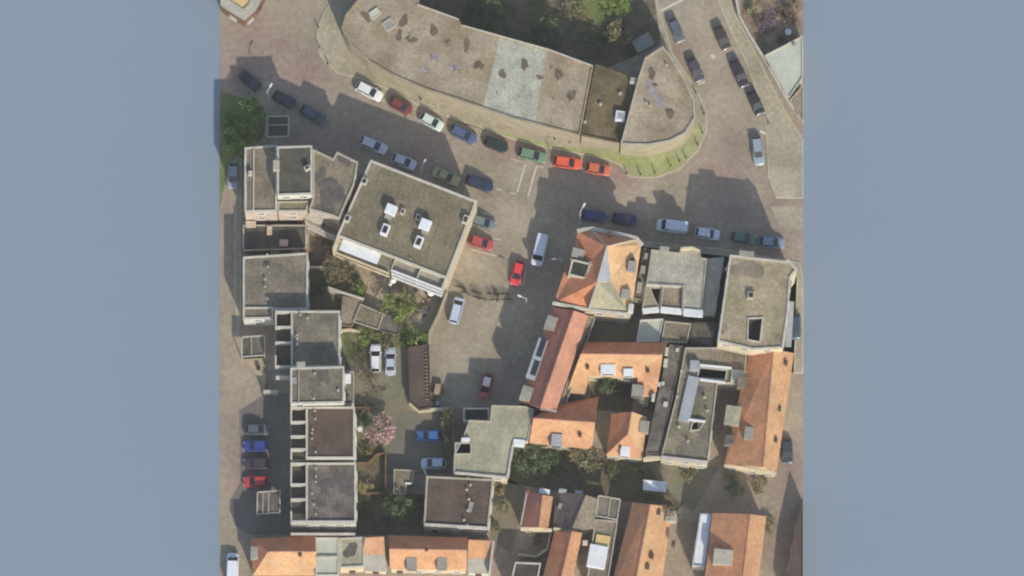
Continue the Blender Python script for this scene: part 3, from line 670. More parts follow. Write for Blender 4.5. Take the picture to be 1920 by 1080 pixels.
wallbox(b18, 'gable_coping', (1013, 765), (1043, 771), 7.0, 8.3, .35, 'stone_coping')
b18b = flat('lean_to', 'narrow brown flat strip behind the salmon roof slope', 'annex', [(1106, 592), (1116, 596), (1056, 774), (1046, 771)], 5.6, 'brown_brick', 'felt_taupe', 'stone_coping', .12)
b19 = pitched('corner_house', 'large orange tiled corner house with white cornice and roof terrace', 'house',
     [(1084, 436, 9.2), (1110, 432, 9.2), (1193, 449, 9.2), (1202, 460, 9.2), (1183, 590, 9.2), (1105, 582, 9.6), (1038, 568, 9.2)], [(1138, 462, 12.6), (1120, 528, 12.6), (1146, 526, 11.2)],
     [((0, 1, 7, 8, 5, 6), 'tile_brown'), ((1, 2, 7), 'tile_brown'), ((2, 3, 4, 9, 7), 'tile_pale_orange'), ((7, 9, 8), 'zinc'), ((8, 9, 4, 5), 'gravel_olive')], 'cream_wall', None, ridge=[(7, 8), (1, 7), (2, 7)], ridge_mat='coping')
for a, b in (((1082, 433), (1110, 428)), ((1110, 428), (1193, 446)), ((1193, 446), (1204, 459))): wallbox(b19, 'cornice', a, b, 8.7, 9.45, .6, 'coping')
wallbox(b19, 'gable_coping', (1036, 567), (1105, 580), 8.6, 9.9, .35, 'coping'); wallbox(b19, 'gable_coping', (1105, 581), (1183, 589), 8.6, 9.8, .4, 'coping'); wallbox(b19, 'ridge_coping', (1105, 578), (1120, 530), 10.2, 12.2, .25, 'coping')
o = rbox(b19, 'roof_terrace', 1086, 503, 3.2, 2.5, 9.0, 10.7, 14, 'dark_void', .02)
for (x, y, w, d) in ((1090, 491, 3.4, .3), (1084, 518, 2.6, .3), (1103, 506, .3, 2.6), (1070, 502, .3, 2.9)): rbox(b19, 'terrace_rail', x, y, w, d, 9.4, 10.95, 14, 'coping')
dormer(b19, 1084, 474, 1.9, 1.4, 9.0, 11.0, 14, 'lead', 'W'); rbox(b19, 'skylight_box', 1090, 484, .9, .4, 10, 11.1, 14, 'dark_void')
dormer(b19, 1185, 499, 1.3, 1.7, 9.0, 10.9, 8, 'lead', 'E'); dormer(b19, 1173, 551, 1.4, 1.5, 9.0, 10.8, 8, 'lead', 'E')
chimney(b19, 1143, 437, 9.3, .5, .5, 1.2); rbox(b19, 'chimney', 1183, 577, .8, 1.3, 8.6, 10.6, 8, 'white_paint')
chimney(b19, 1186, 486, 10.0, .5, .6, .6)
b20 = flat('flat_roofed_house', 'olive-grey flat roof with curved white gable top facing the street corner', 'house',
     [(1222, 468), (1273, 474), (1277, 467), (1297, 465), (1312, 471), (1314, 483), (1325, 485), (1317, 584), (1280, 581), (1281, 537), (1212, 533)], 7.5, 'white_paint', 'gravel_grey', 'gravel_grey', .2)
wallbox(b20, 'gable_top', (1276, 466), (1298, 464), 7.4, 8.8, .35, 'cream_wall'); wallbox(b20, 'gable_top', (1298, 464), (1312, 470), 7.4, 8.3, .35, 'cream_wall')
wallbox(b20, 'white_ledge', (1282, 585), (1318, 588), 6.9, 7.62, 1.1, 'white_roof')  # added white strips along these rear edges stand in for the sunlit wall
rbox(b20, 'skylight_box', 1246, 466, 1.5, .7, 6.8, 7.7, 5, 'lead')
b20b = flat('rear_extension', 'grey felt roof box stepping down behind the olive-grey roof', 'annex', [(1243, 537), (1280, 539), (1279, 581), (1238, 577)], 6.6, 'white_paint', 'felt_taupe', 'stone_coping', .15)
wallbox(b20b, 'white_ledge', (1239, 580), (1279, 584), 6.0, 6.75, .9, 'white_roof')
b20c = flat('rear_extension', 'stone-grey low roof with dark recess beside the grey felt box', 'annex', [(1211, 536), (1241, 537), (1236, 577), (1204, 580)], 6.0, 'white_paint', 'gravel_olive', 'stone_coping', .15, holes=[([(1220, 540), (1238, 541), (1234, 572), (1228, 560)], 1.8, 'dark_void')])
wallbox(b20c, 'white_ledge', (1205, 583), (1236, 580), 5.4, 6.1, .8, 'white_roof')
b20h = flat('side_passage', 'grey cluttered roof strip between the orange corner house and olive-grey roof', 'annex', [(1208, 466), (1220, 468), (1204, 562), (1189, 558)], 6.2, 'grey_wall', 'felt_grey', 'felt_grey', .12)
for (x, y, w, d) in ((1212, 480, .7, .9), (1206, 505, .8, 1.2), (1199, 538, .8, 1.6)): rbox(b20h, 'roof_box', x, y, w, d, 5.9, 6.8, 8, 'lead')
b20d = flat('low_annex', 'pale whitewashed low roof in the yard south of the olive-grey house', 'annex', [(1201, 600), (1244, 598), (1236, 640), (1193, 641)], 4.8, 'white_paint', 'pale_roof', 'white_paint', .15)
b20e = flat('low_annex', 'brown-grey low roof under the bright white rear wall', 'annex', [(1247, 602), (1296, 607), (1288, 642), (1240, 641)], 5.2, 'grey_wall', 'felt_taupe', 'stone_coping', .15)
b20f = flat('low_annex', 'dark taupe low roof with dark corners next to the beige rooftop building', 'annex', [(1299, 606), (1345, 602), (1336, 650), (1292, 640)], 5.3, 'grey_wall', 'felt_mid', 'felt_dark', .15)
b20g = flat('passage_roof', 'long dark grey roof strip in the shade of the tall beige block', 'annex', [(1327, 486), (1357, 482), (1340, 590), (1319, 588)], 7.2, 'grey_wall', 'gravel_grey', 'gravel_grey', .12)
b21 = flat('flat_roofed_block', 'tall beige-brown flat roof with white coping and a black light well at the eastern corner', 'building',
     [(1369, 478), (1474, 490), (1478, 486), (1494, 505), (1482, 520), (1478, 585), (1468, 652), (1412, 655), (1346, 640)], 12.6, 'cream_wall', 'gravel_mossy', 'coping', .25, holes=[([(1404, 598), (1429, 597), (1424, 640), (1403, 636)], 2.2, 'felt_dark')])
rbox(b21, 'roof_hatch', 1408, 553, 1.1, 1.1, 12.2, 13.2, 6, 'stone_coping', top='dark_void'); rbox(b21, 'roof_box', 1400, 475, 2.3, .8, 11.5, 12.7, 6, 'lead')
for s in ((1475, 532, .7, .8, 0), (1357, 615, .6, .9, 0), (1400, 505, 2.6, 1.4, 0), (1460, 633, .5, .6, 0)): stain(b21, s[0], s[1], 12.6, s[2], s[3], s[4], 'felt_taupe')
wallbox(b21, 'bay_roof', (1484, 565), (1478, 650), 8, 8.3, .9, 'zinc')
b22 = pitched('tiled_house', 'orange tiled house with pale east slope along the eastern street', 'house',
     [(1404, 662, 6.2), (1450, 655, 9.6), (1489, 662, 5.8), (1456, 886, 5.8), (1430, 876, 9.6), (1358, 870, 6.2)], [], [((0, 1, 4, 5), 'tile_weathered'), ((1, 2, 3, 4), 'tile_amber')], 'cream_wall', None, ridge=[(1, 4)])
for (x, y, w, d, mt) in ((1392, 716, 1.5, 1.8, 'felt_taupe'), (1374, 778, 2.4, 2.9, 'gravel_olive'), (1404, 812, 1.4, 2.0, 'lead'), (1368, 824, 1.6, 1.5, 'felt_mid')): dormer(b22, x, y, w, d, 6.0, 8.6, 8, mt, 'W')
for v in ((1474, 680), (1462, 766), (1455, 824)): rbox(b22, 'roof_light', v[0], v[1], .5, .7, 6.0, 8.0, 8, 'felt_dark')
wallbox(b22, 'gable_coping', (1358, 872), (1456, 887), 5.5, 6.4, .4, 'cream_wall')
b23 = flat('flat_roofed_block', 'sprawling grey-olive flat roof with long pale roof light and dark courtyard', 'building',
     [(1285, 652), (1345, 652), (1400, 664), (1394, 716), (1345, 719), (1327, 866), (1300, 866), (1240, 856), (1268, 745)], 6.6, 'cream_wall', 'felt_taupe', 'stone_coping', .15, holes=[([(1313, 690), (1362, 695), (1359, 711), (1309, 707)], 3.5, 'dark_void'), ([(1300, 792), (1320, 790), (1310, 805), (1296, 806)], 1.2, 'dark_void')])
rl = wallbox(b23, 'roof_light', (1301, 706), (1282, 790), 6.3, 7.0, 1.75, 'zinc'); rbox(b23, 'roof_box', 1302, 685, 1.4, 1.6, 6.3, 7.5, 5, 'zinc')
wallbox(b23, 'courtyard_beam', (1312, 684), (1372, 690), 6.3, 7.1, .3, 'white_roof'); wallbox(b23, 'courtyard_beam', (1312, 711), (1360, 717), 6.3, 7.0, .3, 'white_roof'); wallbox(b23, 'parapet', (1290, 786), (1322, 790), 6.3, 7.1, .3, 'white_roof')
wallbox(b23, 'parapet', (1240, 857), (1327, 867), 6, 6.8, .5, 'coping')
rbox(b23, 'roof_section_box', 1384, 705, 2.2, 1.9, 6.3, 6.9, 5, 'pale_roof')
for v in ((1321, 745), (1326, 770), (1270, 743), (1273, 800), (1290, 827), (1278, 695)): vent(b23, v[0], v[1], 6.6, .25, .4)
for s in ((1290, 832, .7, .6, 0), (1310, 730, 1.2, .6, 10)): stain(b23, s[0], s[1], 6.6, s[2], s[3], s[4], 'damp_felt')
for s in ((1318, 800, .8, 2.6, 8), (1292, 845, 2.4, 1.3, 10)): stain(b23, s[0], s[1], 6.6, s[2], s[3], s[4], 'felt_grey')
b24 = pitched('tiled_house', 'orange tiled house with two white dormers above the dark green courtyard', 'house',
     [(1097, 642, 5.6), (1252, 642, 5.6), (1243, 665, 9.4), (1229, 745, 5.0), (1192, 742, 5.0), (1196, 708, 6.6), (1106, 704, 6.6), (1096, 740, 5.0), (1062, 736, 5.0), (1089, 663, 9.4)], [],
     [((0, 1, 2, 9), 'tile_brown'), ((2, 5, 6, 9), 'tile_amber'), ((2, 3, 4, 5), 'tile_orange'), ((9, 6, 7, 8), 'tile_amber')], 'cream_wall', None, ridge=[(9, 2)])
dormer(b24, 1140, 692, 2.3, 1.5, 6.4, 8.4, 0, 'white_roof'); dormer(b24, 1178, 698, 1.5, 1.2, 6.4, 8.2, 0, 'white_roof'); chimney(b24, 1102, 688, 7.8, .5, .5, .7); chimney(b24, 1215, 695, 7.6, .5, .5, .7); dormer(b24, 1196, 732, 1.9, 1.8, 5, 6.8, 6, 'lead')
b25 = pitched('tiled_house', 'orange tiled house with one grey-blue dormer overlooking the leafy yard', 'house',
     [(1030, 762, 5.2), (1122, 744, 5.4), (1116, 792, 9.0), (1109, 842, 5.0), (992, 831, 5.0), (1000, 784, 9.0)], [], [((0, 1, 2, 5), 'tile_brown'), ((2, 3, 4, 5), 'tile_orange')], 'cream_wall', None, ridge=[(5, 2)])
dormer(b25, 1044, 825, 1.7, 1.9, 5.0, 7.4, 5, 'zinc'); chimney(b25, 1088, 815, 7.4, .5, .5, .6)
b26 = pitched('tiled_house', 'small hipped orange house with one pale dormer south of the courtyard', 'house',
     [(1147, 776, 5.2), (1184, 772, 8.6), (1213, 782, 5.2), (1206, 860, 5.0), (1136, 853, 5.0)], [(1177, 814, 8.6)], [((0, 1, 5, 4), 'tile_brown'), ((4, 3, 5), 'tile_orange'), ((3, 2, 1, 5), 'tile_pale_orange')], 'cream_wall', None, ridge=[(1, 5), (4, 5)])
dormer(b26, 1172, 846, 1.5, 1.6, 5.0, 6.8, 5, 'white_roof'); rbox(b26, 'rear_dormer', 1208, 800, 1.5, 1.9, 4.5, 6.9, 8, 'lead'); chimney(b26, 1163, 838, 6.4, .4, .4, .5)
b27 = flat('passage_building', 'narrow dark flat roof with scattered pale vents between orange and grey-olive roofs', 'building', [(1256, 646), (1282, 650), (1238, 852), (1211, 850), (1233, 745)], 6.0, 'grey_wall', 'felt_mid', 'felt_mid', .12)
for (x, y, w, d) in ((1250, 659, .5, 1.3), (1248, 680, .6, 1.3), (1248, 757, .7, .7), (1225, 745, .5, 1.2), (1243, 718, .5, .5), (1270, 655, .5, .5), (1235, 720, .6, .6)): rbox(b27, 'roof_box', x, y, w, d, 5.7, 6.4, 8, 'pale_roof')
wallbox(b27, 'parapet', (1206, 861), (1256, 856), 5.0, 6.3, .5, 'cream_wall')
b27b = flat('yard_shed', 'grey lean-to roof inside the dark courtyard of the white-dormered house', 'shed', [(1192, 706), (1224, 712), (1214, 762), (1188, 745)], 3.4, 'grey_wall', 'lead', 'lead', .1)

# --- southern middle group
b28a = pitched('tiled_house', 'short orange tiled house with brick chimney south of the leafy yard', 'house', [(989, 921, 5.6), (1017, 928, 8.4), (1037, 931, 5.8), (1028, 992, 5.8), (1010, 989, 8.4), (976, 988, 5.6)], [], [((0, 1, 4, 5), 'tile_red'), ((1, 2, 3, 4), 'tile_orange')], 'cream_wall', None, ridge=[(1, 4)])
chimney(b28a, 989, 919, 5.8, .7, .7, 1.0); rbox(b28a, 'roof_box', 1021, 921, 1.6, .8, 5.0, 6.4, 10, 'white_roof'); wallbox(b28a, 'gable_coping', (976, 990), (1035, 993), 4.5, 6.2, .35, 'cream_wall'); wallbox(b28a, 'gable_coping', (988, 924), (976, 988), 4.5, 6.0, .2, 'coping')
b28b = pitched('slate_house', 'dark slate roof house between the short orange house and white framed glasshouse', 'house', [(1044, 922, 5.6), (1098, 928, 7.8), (1122, 936, 5.8), (1112, 992, 5.8), (1072, 990, 7.8), (1036, 988, 5.6)], [], [((0, 1, 4, 5), 'tile_slate'), ((1, 2, 3, 4), 'felt_taupe')], 'grey_wall', None, ridge=[(1, 4)], ridge_mat='tile_slate')
rbox(b28b, 'roof_box', 1050, 948, .5, .8, 5, 6.9, 20, 'lead'); wallbox(b28b, 'gable_coping', (1038, 991), (1082, 994), 4.5, 6.4, .35, 'cream_wall')
for (x, y) in ((1055, 920), (1085, 923)): rbox(b28b, 'roof_box', x, y, 1.2, .6, 5, 6.2, 5, 'zinc')
b28d = flat('flat_roofed_house', 'brown-grey flat roof with large white roof box south of the glasshouse', 'house', [(1116, 974), (1158, 977), (1138, 1100), (1100, 1096)], 5.4, 'cream_wall', 'felt_taupe', 'stone_coping', .15)
rbox(b28d, 'roof_box', 1120, 1043, 2.9, 3.6, 5, 6.0, 10, 'white_roof', .1); rbox(b28d, 'roof_light', 1130, 1014, 2.2, 1.8, 5, 5.5, 10, 'cream_roof'); rbox(b28d, 'vent_box', 1097, 1017, .8, .7, 5, 6, 0, 'cream_wall')
b28f = pitched('tiled_house', 'orange tiled house running south from the slate roof, beside walled dark garden', 'house', [(1040, 996, 5.6), (1072, 996, 8.6), (1092, 999, 5.8), (1066, 1120, 5.8), (1044, 1118, 8.6), (1010, 1114, 5.6)], [], [((0, 1, 4, 5), 'tile_brown'), ((1, 2, 3, 4), 'tile_orange')], 'cream_wall', None, ridge=[(1, 4)])
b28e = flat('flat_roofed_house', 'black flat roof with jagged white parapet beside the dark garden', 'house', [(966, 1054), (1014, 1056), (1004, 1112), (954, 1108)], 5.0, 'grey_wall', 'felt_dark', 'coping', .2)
b29 = pitched('tiled_house', 'long pale orange tiled house with round brown bush at its north end', 'house', [(1186, 942, 5.6), (1219, 946, 9.0), (1262, 950, 5.6), (1236, 1120, 5.6), (1186, 1118, 9.0), (1142, 1114, 5.6)], [], [((0, 1, 4, 5), 'tile_weathered'), ((1, 2, 3, 4), 'tile_amber')], 'cream_wall', None, ridge=[(1, 4)])
rbox(b29, 'dormer', 1258, 967, 1.8, 2.0, 5, 7.0, 5, 'stone_coping', .2)
for (x, y) in ((1222, 1042), (1214, 1062), (1235, 960), (1263, 1018)): rbox(b29, 'roof_light', x, y, .6, .8, 6, 8.0 if y < 1030 else 8.3, 8, 'felt_brown')
b30 = pitched('tiled_house', 'red-brown tiled house with pale salmon east slope and grey dormer, at the southeast', 'house', [(1336, 962, 6.0), (1406, 964, 9.2), (1437, 968, 6.2), (1418, 1120, 6.2), (1388, 1118, 9.2), (1318, 1114, 6.0)], [], [((0, 1, 4, 5), 'tile_weathered'), ((1, 2, 3, 4), 'tile_orange')], 'cream_wall', None, ridge=[(1, 4)])
dormer(b30, 1356, 1044, 3.0, 2.4, 6.0, 8.6, 6, 'stone_coping', 'W')
b30b = flat('zinc_annex', 'long pale metal roof strip along the red-brown tiled house', 'annex', [(1313, 963), (1335, 964), (1322, 1062), (1298, 1060)], 5.0, 'white_paint', 'white_roof', 'zinc', .15)
b31 = flat('dark_roofed_house', 'dark roofed house sliver at the edge of the eastern street', 'house', [(1505, 930), (1505, 1120), (1474, 1118), (1482, 1040)], 4.0, 'brown_brick', 'felt_brown', 'felt_brown', .1)  # added dark block, stands in for the shadow of a house beyond the edge
# --- corners of the tile
b32 = flat('cream_house', 'corner of a cream-roofed house with wide grey-white parapet by the northwest street', 'house', [(414, -80), (414, 10), (458, 38), (478, 20), (512, -40), (520, -80)], 5.5, 'brown_brick', 'cream_roof', 'stone_coping', 1.4)
b33 = flat('pale_flat_house', 'smooth pale green-white flat roof behind the garden wall at the northeast', 'house', [(1434, 104), (1505, 67), (1505, 146), (1479, 184)], 3.6, 'cream_wall', 'pale_roof', 'coping', .15)
vent(b33, 1489, 84, 3.6, .35, .3, 'lead')
b34 = flat('brown_flat_house', 'brown flat roof corner next to the smooth pale green-white roof', 'house', [(1481, 188), (1505, 160), (1505, 226)], 3.2, 'cream_wall', 'gravel_beige', 'stone_coping', .12)

# --- sheds and carports
c1 = flat('carport', 'long brown flat-roofed carport between the driveway and the square', 'carport', [(766, 652), (804, 645), (808, 764), (786, 768), (769, 753)], 2.7, 'dark_wood', 'felt_brown', 'felt_brown', .12, wins=False)
for k in range(14): rbox(c1, 'roof_batten', 799 + k * .15, 660 + k * 6.8, .45, .18, 2.45, 2.72, 4, 'felt_taupe', .01)
c2 = flat('garden_shed', 'brown garden shed roof with pale edge beside the patio garden', 'shed', [(676, 570), (718, 588), (709, 618), (662, 603)], 2.5, 'dark_wood', 'felt_taupe', 'stone_coping', .1, wins=False)
wallbox(c2, 'gutter', (719, 588), (709, 618), 2.3, 2.6, .12, 'coping')
c3 = flat('garden_shed', 'square brown shed roof against the pale garden wall', 'shed', [(643, 555), (680, 563), (660, 612), (638, 610)], 2.4, 'dark_wood', 'felt_taupe', 'felt_taupe', .1, wins=False)
c4 = flat('garden_shed', 'pinkish shed roof with pale ledge in the small back garden', 'shed', [(739, 880), (776, 882), (774, 906), (762, 908), (760, 926), (738, 926)], 2.4, 'dark_wood', 'felt_taupe', 'stone_coping', .1, wins=False)
c5 = flat('garden_shed', 'flat brown shed roof next to the grey-seamed house annex', 'shed', [(720, 588), (752, 600), (746, 628), (712, 620)], 2.3, 'dark_wood', 'felt_mid', 'felt_mid', .1, wins=False)
rbox(c4, 'ledge', 766, 906, 1.1, .3, 2.2, 2.6, 0, 'white_roof')

# ---------------------------------------------------------------- windows and doors on the street fronts
def make_window_meshes():
    bm = bmesh.new(); w, h, t = 1.15, 1.45, .1
    for x, z, sx, sz in ((0, h / 2, w, t), (0, -h / 2, w, t), (-w / 2 + t / 2, 0, t, h - t), (w / 2 - t / 2, 0, t, h - t), (0, 0, .06, h - t)): addbox(bm, x, -.03, z, sx, .08, sz)
    addbox(bm, 0, -.08, -h / 2 - .09, w + .2, .2, .06)
    fr = bpy.data.meshes.new('window'); bmesh.ops.recalc_face_normals(bm, faces=bm.faces); bm.to_mesh(fr); bm.free(); fr.materials.append(MATS['white_paint'])
    bm = bmesh.new(); addbox(bm, 0, -.005, 0, w - t, .03, h - t)
    pn = bpy.data.meshes.new('pane'); bm.to_mesh(pn); bm.free(); pn.materials.append(MATS['window_glass'])
    bm = bmesh.new(); addbox(bm, 0, -.03, 1.2, .95, .08, 2.4, 0, .02)
    dr = bpy.data.meshes.new('door'); bm.to_mesh(dr); bm.free(); dr.materials.append(MATS['dark_wood'])
    bm = bmesh.new(); addbox(bm, .35, -.1, 1.0, .12, .06, .04)
    hd = bpy.data.meshes.new('handle'); bm.to_mesh(hd); bm.free(); hd.materials.append(MATS['rim'])
    return fr, pn, dr, hd
FR, PN, DR, HD = make_window_meshes()
for poly, h, root, wins in FOOT:
    if not wins or h < 3.0: continue
    n = len(poly); door = False
    edges = sorted(range(n), key=lambda i: -(Vector(poly[(i + 1) % n]) - Vector(poly[i])).length)
    for i in edges:
        a, b = Vector(poly[i]), Vector(poly[(i + 1) % n]); d = b - a; Ln = d.length
        if Ln < 2.2: continue
        d.normalize(); out = Vector((d.y, -d.x))
        if out.y > 0.5 or (root is b3 and out.x > 0.6): continue
        inset_ = 0.18 if any(c.name.startswith('ridge') for c in root.children) or root.name.startswith(('tiled', 'slate', 'corner_house')) else 0.0
        if abs(a.x - XR) < .3 and abs(b.x - XR) < .3: continue
        k = max(1, int(Ln // 2.5)); stor = max(1, int((h - .5) // 2.9))
        for s in range(stor):
            z = 1.6 + s * (h - .3) / stor
            if z + .85 > h - .15: z = h - 1.15
            for q in range(k):
                p = a + d * (Ln * (q + .5) / k)
                t = p + out * 0.7
                if any(r2 is not root and h2 > z - 1.2 and inside(t, pl) for pl, h2, r2, _ in FOOT) or t.x < XL + .3 or t.x > XR - .3: continue
                if root is b3 and out.y < -.8 and s >= 0 and z > 9.0: continue
                lp = p - out * inset_; rz = math.atan2(d.y, d.x); loc = (lp.x - root.location.x, lp.y - root.location.y, z)
                if s == 0 and not door:
                    door = True
                    o = linkobj('door', DR, root, (loc[0], loc[1], 0), rz); linkobj('handle', HD, o); continue
                o = linkobj('window', FR, root, loc, rz); linkobj('pane', PN, o)
for poly, h, root, wins in FOOT: root.scale.z = VZ
st.scale.z = VZ
for o in bpy.data.objects:
    for k in ('_w', '_h'):
        if k in o: del o[k]

# ---------------------------------------------------------------- garden walls and fences
def gwall(label, pts, h=1.8, w=.22, mat='cream_wall', name='garden_wall'):
    root = empty(name, W(pts[0][0], pts[0][1], 0)); tag(root, label, 'wall')
    for a, b in zip(pts[:-1], pts[1:]):
        wallbox(root, 'wall_section', a, b, 0, h, w, mat)
        A, B = loc_in(root, W(a[0], a[1], h)), loc_in(root, W(b[0], b[1], h)); d = B - A; bm = bmesh.new()
        addbox(bm, 0, 0, h + .045, d.length + .02, w + .1, .08, math.atan2(d.y, d.x)); m = (A + B) / 2; bmobj('coping', bm, mat, root, (m.x, m.y, 0))
gwall('pale stone garden wall with bend above the shed in the patio garden', [(615, 540), (640, 549), (682, 562)], 2.0, .3, 'coping')
gwall('sloping beige wall between the patio garden and the square', [(838, 549), (823, 590), (806, 624), (805, 642)], 1.9, .3, 'beige_wall')
gwall('cream kerb wall closing the square at the carport end', [(768, 756), (784, 770), (846, 766)], 1.2, .35, 'cream_wall')
gwall('grey wall with white cap east of the parked blue car', [(851, 765), (849, 830)], 1.6, .18, 'grey_wall')
gwall('thin pale wall between two back gardens behind the sunken terraces', [(579, 501), (612, 501)], 1.6, .15, 'coping')
gwall('low pale wall stub by the grass below the brown shed', [(640, 620), (655, 618), (676, 622)], 1.0, .25, 'cream_wall')
gwall('stepped brown garden fence beside the pink blossom tree', [(668, 868), (690, 868), (706, 852), (722, 850)], 1.5, .1, 'wood', 'garden_fence')
gwall('straight brown garden fence along the back lane by the bare soil bed', [(723, 850), (723, 925), (690, 925)], 1.5, .1, 'wood', 'garden_fence')
gwall('pale boundary wall along the northeast pavement in front of the gardens', [(1370, -60), (1386, 30), (1408, 70), (1434, 112), (1478, 192), (1505, 228)], 1.5, .25, 'coping')
gwall('brown wall between rear garden and the lane by the bare tree', [(668, 765), (690, 765), (706, 762)], 1.3, .12, 'wood', 'garden_fence')
gwall('white wall of the walled dark garden beside the black flat roof', [(1032, 1000), (1026, 1030), (1006, 1044), (972, 1040)], 1.8, .2, 'coping')
gwall('white porch wall beside the shaded doorway in the western street', [(494, 735), (521, 734)], 2.2, .35, 'coping')
gwall('white boundary wall in shade by the brown flat-roofed house', [(800, 893), (795, 880)], 1.6, .2, 'coping')

# ---------------------------------------------------------------- framed porches
def porch(label, pts, h, bars, name='glazed_porch', glass='felt_dark', solid=True):
    P = [W(x, y, h) for x, y in pts]; c = sum(P, Vector()) / len(P); root = empty(name, (c.x, c.y, 0)); tag(root, label, 'porch')
    for p in P:
        bm = bmesh.new(); addbox(bm, 0, 0, h / 2, .14, .14, h); q = loc_in(root, p); bmobj('post', bm, 'coping', root, (q.x, q.y, 0))
    def beam(a, b, w=.16):
        d = b - a; m = loc_in(root, (a + b) / 2); bm = bmesh.new(); addbox(bm, 0, 0, h + .06, d.length, w, .16, math.atan2(d.y, d.x)); bmobj('beam', bm, 'coping', root, (m.x, m.y, 0))
    for i in range(4): beam(P[i], P[(i + 1) % 4])
    for t in bars: beam(P[0].lerp(P[1], t), P[3].lerp(P[2], t), .12)
    Q = ccw([loc_in(root, p) for p in P]); newobj('roof_panel', [(p.x, p.y, h - .06) for p in Q] + [(p.x, p.y, h - .1) for p in Q], [(0, 1, 2, 3), (7, 6, 5, 4)] + [(i, 4 + i, 4 + (i + 1) % 4, (i + 1) % 4) for i in range(4)], glass, root)
    return root
porch('square white-framed porch with dark roof panel beside the grassy verge', [(541, 219), (541, 257), (501, 258), (502, 220)], 2.8, (.42,))
porch('white-framed glazed porch in front of the grey house with four sunken terraces', [(454, 634), (496, 630), (496, 667), (454, 670)], 2.7, (.42,), glass='felt_mid')
porch('white-framed glazed porch beside the row of parked cars on the western street', [(483, 924), (525, 921), (525, 962), (482, 965)], 2.7, (.25, .5), glass='felt_mid')
porch('white-framed glasshouse next to the slate roof', [(1122, 931), (1163, 938), (1157, 976), (1118, 969)], 4.8, (.55,), 'glasshouse', 'felt_grey')
pr = flat('entrance_ramp', 'pale stepped entrance block beside the white-framed glazed porch', 'steps', [(455, 674), (492, 672), (492, 690), (500, 705), (495, 732), (492, 735), (491, 716), (470, 690)], 0.5, 'beige_wall', 'patio', 'beige_wall', .05, .08, wins=False)

